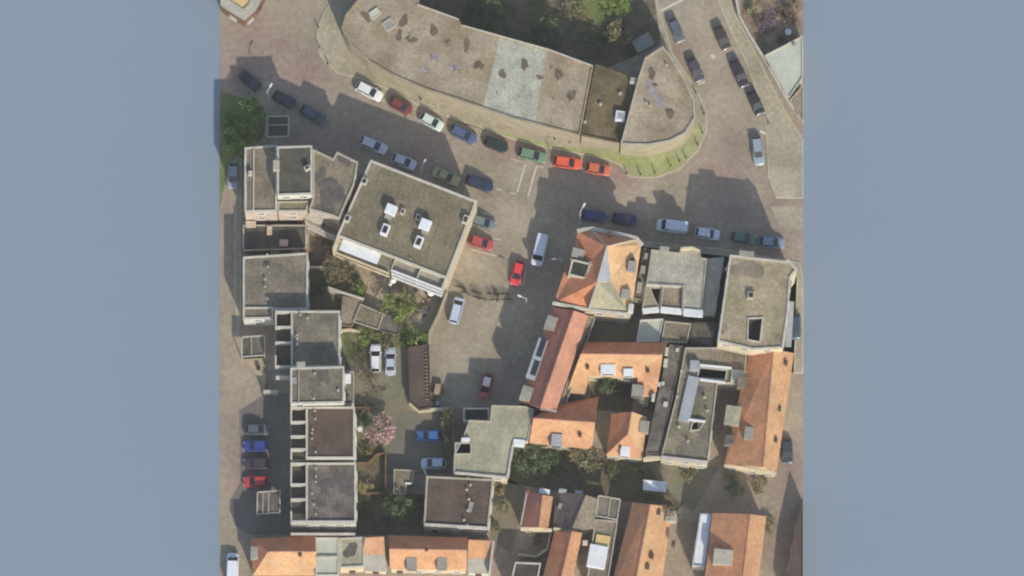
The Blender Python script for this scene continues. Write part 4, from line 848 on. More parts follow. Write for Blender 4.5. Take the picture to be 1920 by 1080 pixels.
# ---------------------------------------------------------------- cars
PAINT = {}
def paint(rgb):
    if rgb not in PAINT:
        PAINT[rgb] = surf('paint_%d_%d_%d' % rgb, C(*rgb), 0.03, 1.5, .4, .1, rough=.32, coat=.6, spec=.5)
    return PAINT[rgb]
TYPES = {  # L, W, H, rear base, rear top, front top, front base, belt
    'hatch': (3.95, 1.72, 1.48, -1.90, -1.34, .16, 1.06, .90), 'sedan': (4.50, 1.76, 1.44, -1.62, -.92, .18, 1.08, .90),
    'estate': (4.50, 1.76, 1.48, -2.16, -1.70, .20, 1.12, .90), 'van': (5.0, 1.92, 2.05, -2.42, -2.30, 1.05, 1.75, 1.15), 'mpv': (4.3, 1.76, 1.62, -2.0, -1.75, .75, 1.55, .98)}
def car_meshes(kind, pm):
    L, Wd, H, rb, rt, ft, fb, belt = TYPES[kind]; hw = Wd / 2; out = {}
    fr, rr = L / 2, -L / 2
    hood = belt - (.10 if kind != 'van' else .08); nose = .66 if kind != 'van' else .8
    st = [(rr, .70, .38, belt - .25), (rr + .10, .88, .26, belt - .06), (rr + .5, .97, .2, belt), (-.4, 1.0, .19, belt + .01), (.6, 1.0, .19, belt), (fb, .985, .19, belt - .01), ((fb + fr) / 2 + .1, .95, .2, hood), (fr - .18, .86, .24, nose + .08), (fr, .66, .36, nose - .08)]
    bm = bmesh.new(); rings = []
    for x, k, zb, zt in st:
        w = hw * k; zm = (zb + zt) / 2
        pr = [(-.88 * w, zb), (-w, zb + .16), (-w, zm + .05), (-.965 * w, zt - .05), (-.86 * w, zt), (-.45 * w, zt + .02), (0, zt + .03), (.45 * w, zt + .02), (.86 * w, zt), (.965 * w, zt - .05), (w, zm + .05), (w, zb + .16), (.88 * w, zb)]
        rings.append([bm.verts.new((x, y, z)) for y, z in pr])
    for a, b in zip(rings[:-1], rings[1:]):
        m = len(a)
        for i in range(m): bm.faces.new((a[i], a[(i + 1) % m], b[(i + 1) % m], b[i]))
    bm.faces.new(rings[0]); bm.faces.new(rings[-1][::-1])
    wb, wt = hw * .86, hw * (.70 if kind != 'van' else .80)
    lo = [Vector((rb, -wb, belt - .02)), Vector((fb, -wb, belt - .02)), Vector((fb, wb, belt - .02)), Vector((rb, wb, belt - .02))]
    hi = [Vector((rt, -wt, H - .03)), Vector((ft, -wt, H - .03)), Vector((ft, wt, H - .03)), Vector((rt, wt, H - .03))]
    vl = [bm.verts.new(v) for v in lo]; vh = [bm.verts.new(v) for v in hi]
    fs = [bm.faces.new((vl[i], vl[(i + 1) % 4], vh[(i + 1) % 4], vh[i])) for i in range(4)]
    top = bm.faces.new(vh)
    r = bmesh.ops.inset_region(bm, faces=[top], thickness=.13, depth=.04)
    bmesh.ops.recalc_face_normals(bm, faces=bm.faces)
    me = bpy.data.meshes.new('body'); bm.to_mesh(me); bm.free(); me.materials.append(pm)
    for p in me.polygons: p.use_smooth = True
    out['body'] = me
    me.set_sharp_from_angle(angle=R(35))
    def glassq(name, a, b, c, d, u0, u1, v0, v1, off=.012):
        f = lambda u, v: (a.lerp(b, u)).lerp(d.lerp(c, u), v)
        q = [f(u0, v0), f(u1, v0), f(u1, v1), f(u0, v1)]; nn = (q[1] - q[0]).cross(q[3] - q[0]).normalized()
        cen = sum(q, Vector()) / 4
        if nn.dot(cen - Vector((cen.x * .3, 0, .6))) < 0: nn = -nn
        vs_ = [p + nn * off for p in q] + [p - nn * .02 for p in q]
        m_ = bpy.data.meshes.new(name); m_.from_pydata([tuple(v) for v in vs_], [], [(0, 1, 2, 3), (7, 6, 5, 4)] + [(i, 4 + i, 4 + (i + 1) % 4, (i + 1) % 4) for i in range(4)]); m_.materials.append(MATS['glass']); out[name] = m_
    glassq('windscreen', lo[1], lo[2], hi[2], hi[1], .04, .96, .06, .96)
    if kind != 'van': glassq('rear_window', lo[3], lo[0], hi[0], hi[3], .06, .94, .16, .94)
    for s, (A, B, Cc, Dd) in (('l', (lo[3], lo[2], hi[2], hi[3])), ('r', (lo[0], lo[1], hi[1], hi[0]))):
        if kind == 'van': glassq('side_window_' + s + '1', A, B, Cc, Dd, .74, .95, .12, .85)
        else:
            glassq('side_window_' + s + '1', A, B, Cc, Dd, .08, .48, .12, .88); glassq('side_window_' + s + '2', A, B, Cc, Dd, .52, .93, .12, .88)
    return out
bm = bmesh.new(); bmesh.ops.create_cone(bm, cap_ends=True, segments=14, radius1=.31, radius2=.31, depth=.2, matrix=Matrix.Rotation(R(90), 4, 'X')); TY = bpy.data.meshes.new('wheel'); bm.to_mesh(TY); bm.free(); TY.materials.append(MATS['rubber'])
bm = bmesh.new(); bmesh.ops.create_cone(bm, cap_ends=True, segments=12, radius1=.2, radius2=.2, depth=.215, matrix=Matrix.Rotation(R(90), 4, 'X')); RM = bpy.data.meshes.new('rim'); bm.to_mesh(RM); bm.free(); RM.materials.append(MATS['rim'])
def boxmesh(name, sx, sy, sz, mat, bev=.02):
    bm = bmesh.new(); addbox(bm, 0, 0, 0, sx, sy, sz, 0, bev); me = bpy.data.meshes.new(name); bm.to_mesh(me); bm.free(); me.materials.append(MATS[mat] if isinstance(mat, str) else mat); return me
HL = boxmesh('headlight', .14, .34, .14, 'headlight'); TL = boxmesh('tail_light', .08, .26, .2, 'tail_light'); MI = {}
CACHE = {}
def car(label, px, py, ang, kind, rgb, roof=None, group='cars parked along the streets', z=0.0):
    """ang: picture direction of the bonnet, degrees clockwise from right"""
    pm = paint(rgb); key = (kind, rgb)
    if key not in CACHE: CACHE[key] = car_meshes(kind, pm)
    L, Wd, H = TYPES[kind][:3]; p = W(px, py, H * .6)
    root = empty('parked_van' if kind == 'van' else 'parked_car', (p.x, p.y, z), -R(ang)); tag(root, label, 'van' if kind == 'van' else 'car', group)
    for nm, me in CACHE[key].items(): linkobj('side_window' if nm.startswith('side') else nm, me, root)
    hw = Wd / 2
    for sx in (-1, 1):
        for sy in (-1, 1):
            w = linkobj('wheel', TY, root, (sx * L * .295, sy * (hw - .11), .31)); linkobj('rim', RM, w, (0, sy * .008, 0))
    for sy in (-1, 1):
        linkobj('headlight', HL, root, (L / 2 - .10, sy * hw * .6, .6 if kind != 'van' else .72)); linkobj('tail_light', TL, root, (-L / 2 + .04, sy * hw * .66, TYPES[kind][7] - .2))
        if rgb not in MI: MI[rgb] = boxmesh('mirror', .12, .2, .13, pm)
        linkobj('mirror', MI[rgb], root, (TYPES[kind][6] - .25, sy * (hw + .06), TYPES[kind][7] + .06))
    if roof:
        bm = bmesh.new(); T = TYPES[kind]; addbox(bm, (T[4] + T[5]) / 2, 0, T[2] + .02, (T[5] - T[4]) * .9, T[1] * .62, .03, 0, .01); bmobj('roof_panel', bm, paint(roof), root)
    return root
CARS = [
 ('white van at the western end of the row below the long curved block', 692, 171, 27, 'estate', (232, 232, 228)),
 ('dark red car second in the row below the long curved block, after the white one', 751, 198, 29, 'hatch', (122, 62, 50)),
 ('pale mint car in the row below the long curved block', 809, 228, 29, 'hatch', (206, 220, 206)),
 ('blue-grey car in the row below the long curved block', 869, 252, 27, 'estate', (84, 98, 128)),
 ('black-green car in the row below the long curved block', 930, 271, 22, 'hatch', (44, 52, 44)),
 ('mid green car at the white parking lines below the long curved block', 998, 291, 14, 'estate', (112, 140, 112)),
 ('bright orange-red car on the mossy corner pavement edge', 1064, 305, 8, 'estate', (226, 98, 62)),
 ('duller orange car parked behind the bright orange-red car at the corner', 1121, 317, 10, 'hatch', (206, 108, 76)),
 ('silver-white estate car in the shade of the stepped grey-brown roof', 700, 272, 22, 'estate', (196, 202, 206)),
 ('pale grey hatchback in the shade of the olive-roofed block', 757, 303, 22, 'hatch', (196, 200, 206)),
 ('cream car half out of the shade north of the olive-roofed block', 836, 331, 24, 'sedan', (176, 168, 118)),
 ('dark navy car beside the northeast corner of the olive-roofed block', 899, 344, 20, 'estate', (52, 58, 82)),
 ('grey-green car tucked against the east side of the olive-roofed block', 906, 417, 17, 'hatch', (112, 124, 120)),
 ('dull red car beside the grey-green car in the square', 902, 455, 16, 'hatch', (178, 74, 70)),
 ('white delivery van at the edge of shade on the street by the square', 1012, 468, 103, 'van', (206, 214, 220)),
 ('bright red car south of the white delivery van', 970, 512, 104, 'hatch', (226, 70, 70)),
 ('silver car parked alone by the sloping garden wall in the square', 856, 582, -75, 'mpv', (190, 200, 212)),
 ('red car with pale roof in the shaded south end of the square', 911, 724, 104, 'hatch', (196, 72, 64), (222, 220, 216)),
 ('white car on the driveway next to the lighter silver car', 704, 672, -90, 'estate', (232, 232, 230)),
 ('silver car on the driveway beside the brown carport', 732, 677, -90, 'sedan', (188, 194, 202)),
 ('bright blue car in the shaded yard south of the carport', 806, 817, 180, 'hatch', (64, 104, 164)),
 ('pale blue-white car in the shaded yard next to the brown flat-roofed house', 813, 869, 180, 'hatch', (200, 212, 222)),
 ('dark teal-grey car parked side-on on the western street', 482, 805, 0, 'hatch', (84, 92, 96)),
 ('deep blue car parked side-on on the western street', 480, 836, 180, 'hatch', (52, 66, 138)),
 ('maroon-black car parked side-on between blue and red cars', 480, 869, 180, 'hatch', (74, 56, 60)),
 ('red car parked side-on nearest the glazed porch on the western street', 480, 903, 180, 'hatch', (186, 62, 62)),
 ('dark grey car with pale bonnet on the northeast street by the dark garden', 1268, 57, 66, 'hatch', (96, 100, 108)),
 ('dark purple-grey car beside the rounded beige corner building', 1304, 131, 66, 'hatch', (82, 76, 82)),
 ('dark brown car at the northern end of the pavement row on the northeast street', 1354, 71, 66, 'hatch', (72, 60, 52)),
 ('long black car with plum tint behind the dark brown car', 1386, 138, 66, 'estate', (56, 50, 52)),
 ('black car with light rear end in the northeast pavement row', 1417, 193, 66, 'hatch', (46, 50, 50)),
 ('silver car with dark bonnet by the wide beige pavement', 1421, 283, 82, 'estate', (150, 162, 168)),
 ('navy blue car by the tall white lamp post north of the corner house', 1114, 405, 6, 'hatch', (48, 58, 116)),
 ('very dark navy car under the white cornice of the corner house', 1171, 411, 8, 'hatch', (38, 44, 76)),
 ('white boxy van in the shade north of the olive-grey house', 1261, 424, 187, 'van', (210, 218, 228)),
 ('white hatchback in the shade behind the white boxy van', 1326, 438, 8, 'hatch', (212, 218, 226)),
 ('dark green car in the shade of the tall beige block', 1394, 446, 8, 'hatch', (92, 116, 102)),
 ('slate blue car at the corner of the tall beige block', 1447, 455, 6, 'hatch', (130, 140, 158)),
 ('silver-grey car in the shade beside the grey-pink flat roof', 437, 330, 92, 'hatch', (150, 154, 164)),
 ('black car nearest the cream house in the shaded northwest street', 470, 152, 40, 'hatch', (44, 46, 50)),
 ('black car in the shade beside the northwest lamp post', 534, 187, 28, 'hatch', (50, 54, 54)),
 ('dark grey estate in the shaded northwest street', 588, 216, 30, 'estate', (84, 90, 96)),
 ('white van at the foot of the western street', 436, 1066, -88, 'van', (226, 228, 230)),
 ('black car with white rear beside the orange tiled house on the eastern street', 1476, 846, 88, 'hatch', (58, 64, 72)),
 ('dark blue-grey car against the east front of the tall beige block', 1491, 612, 90, 'hatch', (66, 80, 96)),
]
for a in CARS: car(*a)

# ---------------------------------------------------------------- trees, shrubs
def crown_mesh(rx, ry, rz, n, leaf, clumps, seed, zc, hollow=.35):
    rnd = random.Random(seed); V = []; F = []
    cl = []
    for i in range(clumps):
        while True:
            v = Vector((rnd.uniform(-1, 1), rnd.uniform(-1, 1), rnd.uniform(-.8, 1)))
            if hollow < v.length < 1: break
        cl.append((Vector((v.x * rx, v.y * ry, v.z * rz)), rnd.uniform(.16, .34)))
    for i in range(n):
        c, r = rnd.choice(cl); k = Vector((rnd.gauss(0, 1), rnd.gauss(0, 1), rnd.gauss(0, .8))) * r * .62
        p = c + Vector((k.x * rx, k.y * ry, k.z * rz)); p.z = max(p.z, -rz * .95)
        nx = Vector((rnd.gauss(0, 1), rnd.gauss(0, 1), rnd.gauss(.5, 1))).normalized(); u = nx.orthogonal().normalized(); u = Matrix.Rotation(rnd.uniform(0, 6.28), 3, nx) @ u; w = nx.cross(u)
        s = leaf * rnd.uniform(.6, 1.3); b = len(V)
        for a, d in ((-1, 0), (0, -.55), (1, 0), (0, .55)):
            q = p + u * a * s + w * d * s; V.append((q.x, q.y, q.z + zc))
        F.append((b, b + 1, b + 2, b + 3))
    return V, F, cl
def tree(label, px, py, r, h, leaf, name='broadleaf_tree', n=2600, lsize=.16, seed=1, cat='tree', trunk=.14, clumps=26, ry=None, group=None):
    p = W(px, py, h * .7); ry = ry or r
    root = empty(name, (p.x, p.y, 0)); tag(root, label, cat, group)
    rz = h * .34; zc = h - rz
    V, F, cl = crown_mesh(r, ry, rz, n, lsize, clumps, seed, zc)
    newobj('crown', V, F, leaf, root)
    bm = bmesh.new(); rnd = random.Random(seed)
    lean = Vector((rnd.uniform(-.1, .1), rnd.uniform(-.1, .1), zc - rz * .4)); addtube(bm, (0, 0, -.02), lean, trunk, trunk * .7)
    for c, k in cl[:16]: addtube(bm, lean * rnd.uniform(.75, 1), Vector((c.x, c.y, c.z + zc)), trunk * .38, .02, 5)
    bmobj('trunk', bm, 'bark', root)
    return root
def shrub(label, px, py, r, h, leaf, n=900, lsize=.13, seed=1, name='shrub', ry=None, group=None):
    p = W(px, py, h * .6); root = empty(name, (p.x, p.y, 0)); tag(root, label, 'shrub', group); ry = ry or r
    V, F, cl = crown_mesh(r, ry, h * .48, n, lsize, 14, seed, h * .5, .2)
    newobj('foliage', V, F, leaf, root); bm = bmesh.new()
    for c, k in cl[:7]: addtube(bm, (c.x * .1, c.y * .1, 0), Vector((c.x, c.y, c.z + h * .5)), .035, .012, 5)
    bmobj('stem', bm, 'bark', root)
def bare_tree(label, px, py, r, h, mat, seed, blossom=0, name='bare_tree', bl='leaf_pink', lsize=.1):
    p = W(px, py, h * .75); root = empty(name, (p.x, p.y, 0)); tag(root, label, 'tree'); rnd = random.Random(seed)
    bm = bmesh.new(); tips = []
    def grow(a, d, ln, rad, lev):
        b = a + d * ln; addtube(bm, a, b, rad, rad * .68, 5); tips.append((b, lev))
        if lev == 0: return
        for k in range(3 if lev > 1 else 4):
            nd = (d + Vector((rnd.gauss(0, .62), rnd.gauss(0, .62), rnd.gauss(.08, .3)))).normalized(); grow(a.lerp(b, rnd.uniform(.6, 1)), nd, ln * rnd.uniform(.62, .85), rad * .6, lev - 1)
    addtube(bm, (0, 0, -.02), (0, 0, h * .3), .15, .12, 8)
    for k in range(6):
        an = k * 1.05 + rnd.uniform(-.3, .3); grow(Vector((0, 0, h * .28)), Vector((math.cos(an) * .85, math.sin(an) * .85, .75)).normalized(), r * .5, .075, 3)
    bmobj('trunk', bm, mat, root)
    if blossom:
        V = []; F = []
        for i in range(blossom):
            t, lv = rnd.choice(tips)
            q = t + Vector((rnd.gauss(0, .2), rnd.gauss(0, .2), rnd.gauss(0, .15))) ; s = lsize * rnd.uniform(.6, 1.3)
            nx = Vector((rnd.gauss(0, 1), rnd.gauss(0, 1), rnd.gauss(.6, 1))).normalized(); u = nx.orthogonal().normalized(); w = nx.cross(u); b = len(V)
            for a, d in ((-1, -1), (1, -1), (1, 1), (-1, 1)): V.append(tuple(q + u * a * s * .7 + w * d * s * .7))
            F.append((b, b + 1, b + 2, b + 3))
        newobj('crown', V, F, bl, root)
bare_tree('pink blossom tree beside the dark brown flat-roofed house', 714, 808, 2.5, 4.2, 'bark', 5, 1500, 'blossom_tree', 'leaf_pink', .12)
bare_tree('brown bare tree in the western corner of the patio garden', 637, 508, 2.6, 4.5, 'leaf_brown', 8, 1500, 'bare_tree', 'leaf_brown', .11)
bare_tree('thin grey-brown bare tree east of the green patio tree', 783, 572, 2.2, 4.5, 'leaf_brown', 9, 700, 'bare_tree', 'leaf_brown', .09)
bare_tree('brown bare tree shading the lane north of the blossom tree', 700, 722, 2.6, 4.2, 'leaf_brown', 12, 600, 'bare_tree', 'leaf_brown', .09)
tree('leafy bright green tree in the middle of the patio garden', 744, 574, 2.3, 4.4, 'leaf_bright', n=2600, seed=21)
tree('large dark green tree on the verge northwest of the white-framed porch', 468, 214, 2.6, 4.2, 'leaf_green', n=3200, lsize=.18, seed=22, trunk=.2, clumps=34)
tree('green tree on the verge below the large dark tree', 442, 258, 1.9, 3.4, 'leaf_green', n=1900, lsize=.17, seed=23)
tree('olive tree on the yard edge beside the orange house with grey-blue dormer', 1100, 856, 2.3, 4.5, 'leaf_olive', n=2300, seed=25)
tree('dark tree in the leafy yard below the orange tiled house', 1000, 862, 2.6, 5.0, 'leaf_dark', n=2400, seed=26)
tree('green tree in the back garden between mottled grey and brown flat roofs', 748, 952, 2.0, 4.2, 'leaf_dark', n=2000, seed=27)
tree('bright green tree at the lawn in the garden north of the curved block', 1150, 2, 2.3, 4.0, 'leaf_bright', n=2000, seed=28)
tree('green tree against the garden edge behind the curved block', 920, 30, 3.0, 3.4, 'leaf_dark', n=2600, seed=29)
tree('dark tree in the middle of the garden behind the curved block', 1020, 60, 2.8, 3.4, 'leaf_dark', n=2400, seed=30)
tree('olive tree by the grey shed in the garden behind the curved block', 1165, 60, 2.0, 3.0, 'leaf_olive', n=1800, seed=31)
tree('small olive tree beside the bright blue car', 838, 800, 1.0, 3.4, 'leaf_olive', n=900, seed=32, ry=2.6)
tree('yellow-green small tree at the end of the cream kerb wall', 842, 776, .9, 2.8, 'leaf_yellow', n=700, seed=33)
tree('round grey-brown tree at the north end of the pale orange house', 1260, 958, 1.5, 7.4, 'leaf_brown', n=1500, seed=34)
tree('dark tree in the tiny courtyard of the white-dormered house', 1140, 722, 1.6, 4.0, 'leaf_dark', n=1500, seed=35)
shd = flat('garden_shed', 'grey shed roof in the shade behind the beige corner building', 'shed', [(1186, 78), (1216, 60), (1226, 80), (1196, 98)], 2.6, 'grey_wall', 'lead', 'lead', .1, wins=False)
SH = [
 ('bright green shrub at the pale garden wall of the patio', 672, 540, 1.2, 1.8, 'leaf_green', 900),
 ('green hedge bush by the small shed at the driveway end', 690, 625, 1.9, 1.6, 'leaf_bright', 1200),
 ('green hedge bush above the white and silver driveway cars', 724, 634, 1.9, 1.6, 'leaf_olive', 1200),
 ('green hedge bush between the silver driveway car and the carport', 758, 630, 1.9, 1.7, 'leaf_bright', 1200),
 ('bright green bush over the carport roof edge by the sloping wall', 783, 634, 1.7, 3.2, 'leaf_green', 1100),
 ('yellow-white flowering bush on the house wall below the soil bed', 684, 922, 1.5, 1.8, 'leaf_yellow', 1000),
 ('dark bush behind the mottled grey house', 684, 955, 1.6, 2.0, 'leaf_dark', 900),
 ('dark green bush beside the brown flat-roofed house wall', 780, 945, 1.4, 2.0, 'leaf_dark', 800),
 ('olive undergrowth bush east of the brown flat-roofed house', 938, 915, 1.2, 1.6, 'leaf_yellow', 700),
 ('ragged olive bush between the brown flat roof and the lane', 940, 955, 1.3, 1.5, 'leaf_olive', 700),
 ('small green bush by the narrow white-gabled tiled house', 928, 988, .9, 1.4, 'leaf_olive', 500),
 ('dark shrub in the middle of the leafy yard', 1045, 870, 1.8, 2.2, 'leaf_dark', 900),
 ('dark shrub below the small hipped orange house', 1150, 880, 1.6, 1.8, 'leaf_dark', 800),
 ('green-brown shrub near the white shed in the southern yard', 1196, 880, 1.4, 1.6, 'leaf_olive', 700),
 ('mossy shrub patch between the grey-olive roof and southeast house', 1290, 888, 1.3, 1.2, 'leaf_olive', 600),
 ('dark shrub north of the red-brown tiled house', 1370, 910, 2.0, 1.8, 'leaf_dark', 900),
 ('olive shrub at the street corner north of the red-brown tiled house', 1424, 905, 1.5, 1.4, 'leaf_olive', 700),
 ('purple flowering shrub in the northeast garden', 1440, 42, 2.0, 0.9, 'leaf_purple', 1100),
 ('brown shrub at the edge of the northeast garden', 1478, 24, 1.8, 1.8, 'leaf_brown', 1000),
 ('brown-olive shrub by the pale boundary wall in the northeast garden', 1410, 20, 1.3, 1.3, 'leaf_olive', 700),
 ('dark shrub under the north wall of the curved block', 880, 10, 2.4, 2.4, 'leaf_dark', 1100),
 ('brown-green shrub in the garden near the bright lawn', 1075, 22, 2.0, 2.2, 'leaf_olive', 1000),
 ('dark shrub beside the grey shed behind the corner building', 1120, 78, 2.0, 2.2, 'leaf_dark', 1000),
 ('grey-green shrub against the blossom tree fence', 694, 845, 1.5, 1.4, 'leaf_olive', 700),
 ('dark shrub below the west end of the bare lane tree', 682, 770, 1.5, 1.5, 'leaf_brown', 700),
 ('reddish shrub strip in the rear garden of the end terrace', 720, 985, 1.8, 1.2, 'leaf_brown', 700),
 ('olive bush in the walled dark garden', 1005, 1010, 1.5, 1.4, 'leaf_olive', 700),
 ('green shrub in the courtyard opposite the two white dormers', 1165, 735, 1.2, 2.0, 'leaf_dark', 700),
 ('small green shrub in the driveway garden by the white car', 676, 660, .9, 1.4, 'leaf_olive', 500),
 ('low green bush at the foot of the grassy verge tree', 432, 226, 1.3, 1.6, 'leaf_green', 900),
 ('low green bush between the verge trees and the silver-grey car', 452, 284, 1.2, 1.4, 'leaf_green', 700),
 ('small brown shrub by the white table in the northeast garden', 1466, 78, 1.0, 1.0, 'leaf_brown', 500),
 ('leafy shrub at the eastern street beside the tiled house', 1440, 985, 1.2, 1.6, 'leaf_olive', 600),
 ('dark shrub in the sunless garden between low sheds and terraces', 598, 540, 1.5, 1.6, 'leaf_dark', 700),
]
for i, (lb, x, y, r, h, lf, n) in enumerate(SH): shrub(lb, x, y, r, h, lf, n, seed=100 + i)

# ---------------------------------------------------------------- street furniture and small things
def lamp(label, px, py, h, ang):
    """px,py: foot of the post"""
    p = W(px, py, 0); root = empty('street_lamp', p, -R(ang)); tag(root, label, 'street lamp', 'street lamps')
    bm = bmesh.new(); addtube(bm, (0, 0, 0), (0, 0, h), .1, .07, 8); bmobj('pole', bm, 'lamp_pole', root)
    bm = bmesh.new(); addtube(bm, (0, 0, h - .05), (.9, 0, h + .15), .05, .05, 6); bmobj('arm', bm, 'lamp_pole', root)
    bm = bmesh.new(); addbox(bm, 1.15, 0, h + .16, .7, .3, .16, 0, .05); bmobj('lamp_head', bm, 'white_roof', root)
lamp('white street lamp standing in the shaded northwest street', 503, 187, 5.5, -60)
lamp('white street lamp by the cream car north of the olive-roofed block', 790, 329, 5.5, -60)
lamp('tall white street lamp at the corner house cornice', 1087, 421, 9.5, -60)
lamp('small street lamp between street and square in the long shade', 987, 572, 5.0, 200)
lamp('thin street lamp beside the white boxy van and hatchback', 1330, 440, 5.0, 100)
lamp('street lamp beside the white delivery van at the brown roof terrace', 1052, 496, 4.0, 180)

def bollard(px, py, lb):
    p = W(px, py, 0); bm = bmesh.new(); addtube(bm, (0, 0, 0), (0, 0, .95), .11, .09, 8); addtube(bm, (0, 0, .95), (0, 0, 1.05), .12, .05, 8)
    o = bmobj('bollard', bm, 'metal_dark', None, (p.x, p.y, .12)); tag(o, lb, 'bollard', 'bollards round the corner pavement')
for x, y in ((1175, 326), (1201, 328), (1228, 324), (1257, 312), (1274, 303), (1286, 296), (1308, 272), (1317, 250), (1320, 215), (1305, 175)):
    bollard(x, y, 'dark bollard on the rounded kerb of the mossy corner pavement')
for x, y in ((597, 52), (599, 90), (615, 120)): bollard(x, y, 'dark bollard on the kerb west of the long curved block')
for x, y in ((1040, 262), (1068, 268), (789, 188), (1440, 232)): bollard(x, y, 'dark bollard on the pavement behind parked cars')

bm = bmesh.new()
for i in range(20):
    a0, a1 = 2 * math.pi * i / 20, 2 * math.pi * (i + 1) / 20; addtube(bm, (.33 * math.cos(a0), 0, .33 * math.sin(a0)), (.33 * math.cos(a1), 0, .33 * math.sin(a1)), .035, n=5)
BW = bpy.data.meshes.new('wheel'); bm.to_mesh(BW); bm.free(); BW.materials.append(MATS['rubber'])
bm = bmesh.new()
for a, b in (((-.52, 0, .34), (-.08, 0, .3)), ((-.08, 0, .3), (-.2, 0, .85)), ((-.2, 0, .78), (.4, 0, .82)), ((-.08, 0, .3), (.4, 0, .75)), ((.38, 0, .95), (.52, 0, .34)), ((-.52, 0, .34), (-.2, 0, .78))): addtube(bm, a, b, .035, n=6)
BF = bpy.data.meshes.new('frame'); bm.to_mesh(BF); bm.free(); BF.materials.append(MATS['metal_dark'])
bm = bmesh.new(); addtube(bm, (.36, -.3, 1.02), (.36, .3, 1.02), .03, n=6); addtube(bm, (.38, 0, .95), (.36, 0, 1.02), .03, n=6)
BH = bpy.data.meshes.new('handlebar'); bm.to_mesh(BH); bm.free(); BH.materials.append(MATS['metal_dark'])
BS = boxmesh('saddle', .26, .16, .07, 'rubber', .03)
def bike(px, py, ang):
    p = W(px, py, .6); root = empty('bicycle', (p.x, p.y, 0.004), -R(ang)); tag(root, 'dark bicycle standing in the loose row across the square', 'bicycle', 'bicycles across the square')
    for x in (-.52, .52): linkobj('wheel', BW, root, (x, 0, .365))
    linkobj('frame', BF, root); linkobj('handlebar', BH, root); linkobj('saddle', BS, root, (-.2, 0, .9))
for x, y, a in ((862, 538, 15), (868, 541, 40), (873, 549, 20), (892, 547, 14), (895, 557, 12), (903, 560, 10), (921, 550, 3), (930, 549, 60), (927, 562, 0), (945, 551, 3), (950, 561, 0), (934, 556, 100)): bike(x, y, a)

def parasol(label, px, py, r, h, rz=0):
    p = W(px, py, h); root = empty('parasol', (p.x, p.y, 0.006)); tag(root, label, 'parasol', 'parasols on the patio')
    bm = bmesh.new(); t = bm.verts.new((0, 0, h)); rg = [bm.verts.new((r * math.cos(math.pi * i / 4 + rz), r * math.sin(math.pi * i / 4 + rz), h - .38)) for i in range(8)]; lw = [bm.verts.new((v.co.x, v.co.y, h - .5)) for v in rg]
    for i in range(8): bm.faces.new((t, rg[i], rg[(i + 1) % 8])); bm.faces.new((rg[i], lw[i], lw[(i + 1) % 8], rg[(i + 1) % 8]))
    bmobj('canopy', bm, 'parasol_cloth', root)
    bm = bmesh.new(); addtube(bm, (0, 0, 0), (0, 0, h + .1), .03); addtube(bm, (0, 0, 0), (0, 0, .08), .3, .28, 12); bmobj('pole', bm, 'metal_dark', root)
parasol('round white parasol on the patio by the eastern balconies', 808, 548, .62, 2.3)
parasol('white parasol beside the shaded middle of the patio', 737, 525, .55, 2.2, .3)
parasol('smaller white parasol touching the middle patio one', 731, 532, .38, 1.7)
def table(label, px, py, r, h, mat, name='garden_table'):
    p = W(px, py, h); root = empty(name, (p.x, p.y, .012)); tag(root, label, 'table'); bm = bmesh.new(); addtube(bm, (0, 0, h - .05), (0, 0, h), r, r, 16); bmobj('tabletop', bm, mat, root)
    bm = bmesh.new(); addtube(bm, (0, 0, 0), (0, 0, h - .05), .05); addtube(bm, (0, 0, 0), (0, 0, .04), r * .5, r * .45, 10); bmobj('leg', bm, 'metal_dark', root)
table('round white garden table under the edge of the blossom tree', 675, 805, .42, .75, 'white_roof'); table('pale blue patio table in the shaded eastern end of the garden', 794, 582, .5, .75, 'blue_cloth'); table('small square white garden table in the northeast garden', 1478, 60, .5, .75, 'white_roof')
def chair(label, px, py, ang, mat):
    p = W(px, py, .5); root = empty('garden_chair', (p.x, p.y, .006), -R(ang)); tag(root, label, 'chair', 'patio chairs'); bm = bmesh.new(); addbox(bm, 0, 0, .45, .5, .5, .06, 0, .01); bmobj('seat', bm, mat, root)
    bm = bmesh.new(); addbox(bm, -.24, 0, .72, .05, .5, .5, 0, .01); bmobj('backrest', bm, mat, root)
    for x in (-.2, .2):
        for y in (-.2, .2): bm = bmesh.new(); addtube(bm, (x, y, 0), (x, y, .43), .025, n=6); bmobj('leg', bm, 'metal_dark', root)
for x, y, a in ((785, 578, 20), (796, 592, -100), (803, 578, 180)): chair('dark garden chair at the pale blue patio table', x, y, a, 'metal_dark')
for x, y, a in ((800, 545, 0), (804, 557, -80)): chair('brown garden chair at the parasol by the eastern balconies', x, y, a, 'dark_wood')
for x, y in ((692, 498), (676, 486), (713, 500), (645, 484), (660, 489)):
    p = W(x, y, .5); root = empty('flower_pot', (p.x, p.y, .006)); tag(root, 'potted plant along the patio wall below the white canopy', 'potted plant', 'pots along the patio wall')
    bm = bmesh.new(); addtube(bm, (0, 0, 0), (0, 0, .4), .16, .24, 10); bmobj('pot', bm, 'pink_brick', root); V, F, c_ = crown_mesh(.3, .3, .25, 90, .1, 6, x, .6); newobj('foliage', V, F, 'leaf_dark', root)
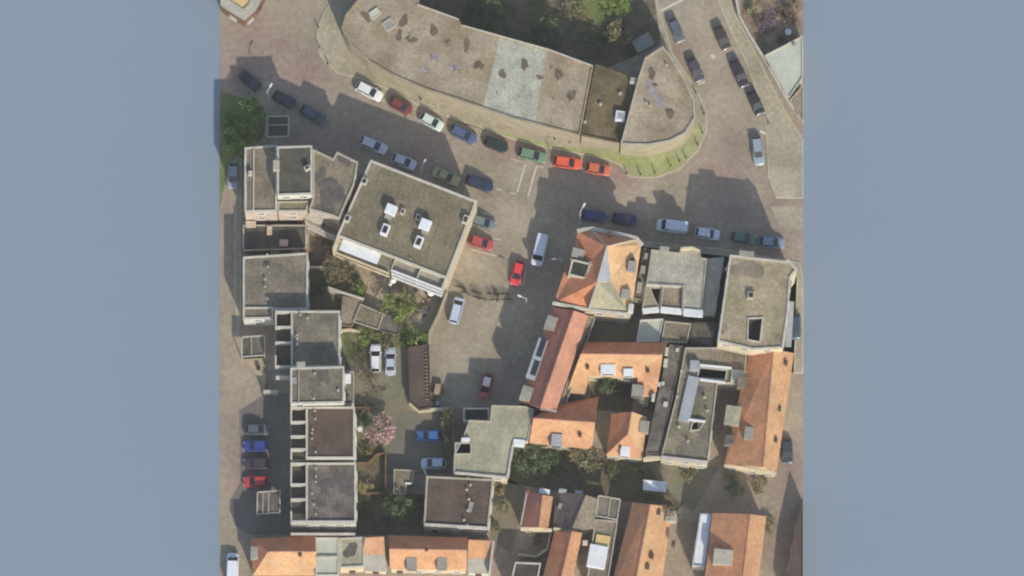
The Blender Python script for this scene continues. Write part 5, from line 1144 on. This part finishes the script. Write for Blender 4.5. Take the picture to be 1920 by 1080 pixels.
# small flat trailer and bins by the carport
p = W(821, 732, .6); tr = empty('cargo_trailer', (p.x, p.y, .004), -R(-78)); tag(tr, 'small open wooden trailer beside the brown carport', 'trailer')
bm = bmesh.new(); addbox(bm, 0, 0, .55, 2.0, 1.15, .1); bmobj('bed', bm, 'patio', tr)
for sx, sy, w, d in ((0, .58, 2.0, .06), (0, -.58, 2.0, .06), (1.0, 0, .06, 1.1), (-1.0, 0, .06, 1.1)): bm = bmesh.new(); addbox(bm, sx, sy, .72, w, d, .3); bmobj('side_board', bm, 'dark_wood', tr)
for sy in (-.7, .7): linkobj('wheel', TY, tr, (0, sy, .31))
bm = bmesh.new(); addtube(bm, (-1, 0, .5), (-2.0, 0, .42), .05); addtube(bm, (-1.95, 0, 0), (-1.95, 0, .42), .03); bmobj('tow_bar', bm, 'metal_dark', tr)
def bin_(label, px, py, mat, h=1.05):
    p = W(px, py, h); root = empty('wheelie_bin', (p.x, p.y, .004)); tag(root, label, 'bin'); bm = bmesh.new(); addbox(bm, 0, 0, h / 2, .5, .6, h, 0, .03); bmobj('body', bm, mat, root); bm = bmesh.new(); addbox(bm, 0, .02, h + .04, .56, .68, .08, 0, .03); bmobj('lid', bm, mat, root)
bin_('pale blue wheelie bin below the small wooden trailer', 821, 757, 'blue_cloth'); bin_('dark wheelie bin left of the pale blue bin by the carport', 811, 757, 'metal_dark'); bin_('dark wheelie bin beside the white-framed porch steps', 485, 690, 'metal_dark')
b35 = flat('white_shed', 'white shed roof standing alone in the southern yard', 'shed', [(1207, 900), (1250, 904), (1248, 922), (1206, 918)], 4.6, 'grey_wall', 'white_roof', 'white_roof', .1, wins=False)

for poly, h, root, wins in FOOT:
    root.scale.z = VZ
    for k in ('_w', '_h'):
        if k in root: del root[k]

# ---------------------------------------------------------------- the air between the town and the aircraft
HAZE = 4.2e-5
hm = bpy.data.materials.new('haze'); hm.use_nodes = True; hn = hm.node_tree.nodes; hn.remove(hn['Principled BSDF'])
pv = hn.new('ShaderNodeVolumePrincipled'); pv.inputs['Color'].default_value = (0.93, 0.92, 0.91, 1); pv.inputs['Density'].default_value = HAZE; pv.inputs['Anisotropy'].default_value = 0.0
hm.node_tree.links.new(pv.outputs[0], hn['Material Output'].inputs['Volume'])
bm = bmesh.new(); addbox(bm, 0, 0, (1275 - 1.35) / 2, 4500, 4500, 1276.35)
o = bmobj('haze', bm, hm); o['kind'] = 'stuff'; o['label'] = 'thin pale haze in the air over the town'
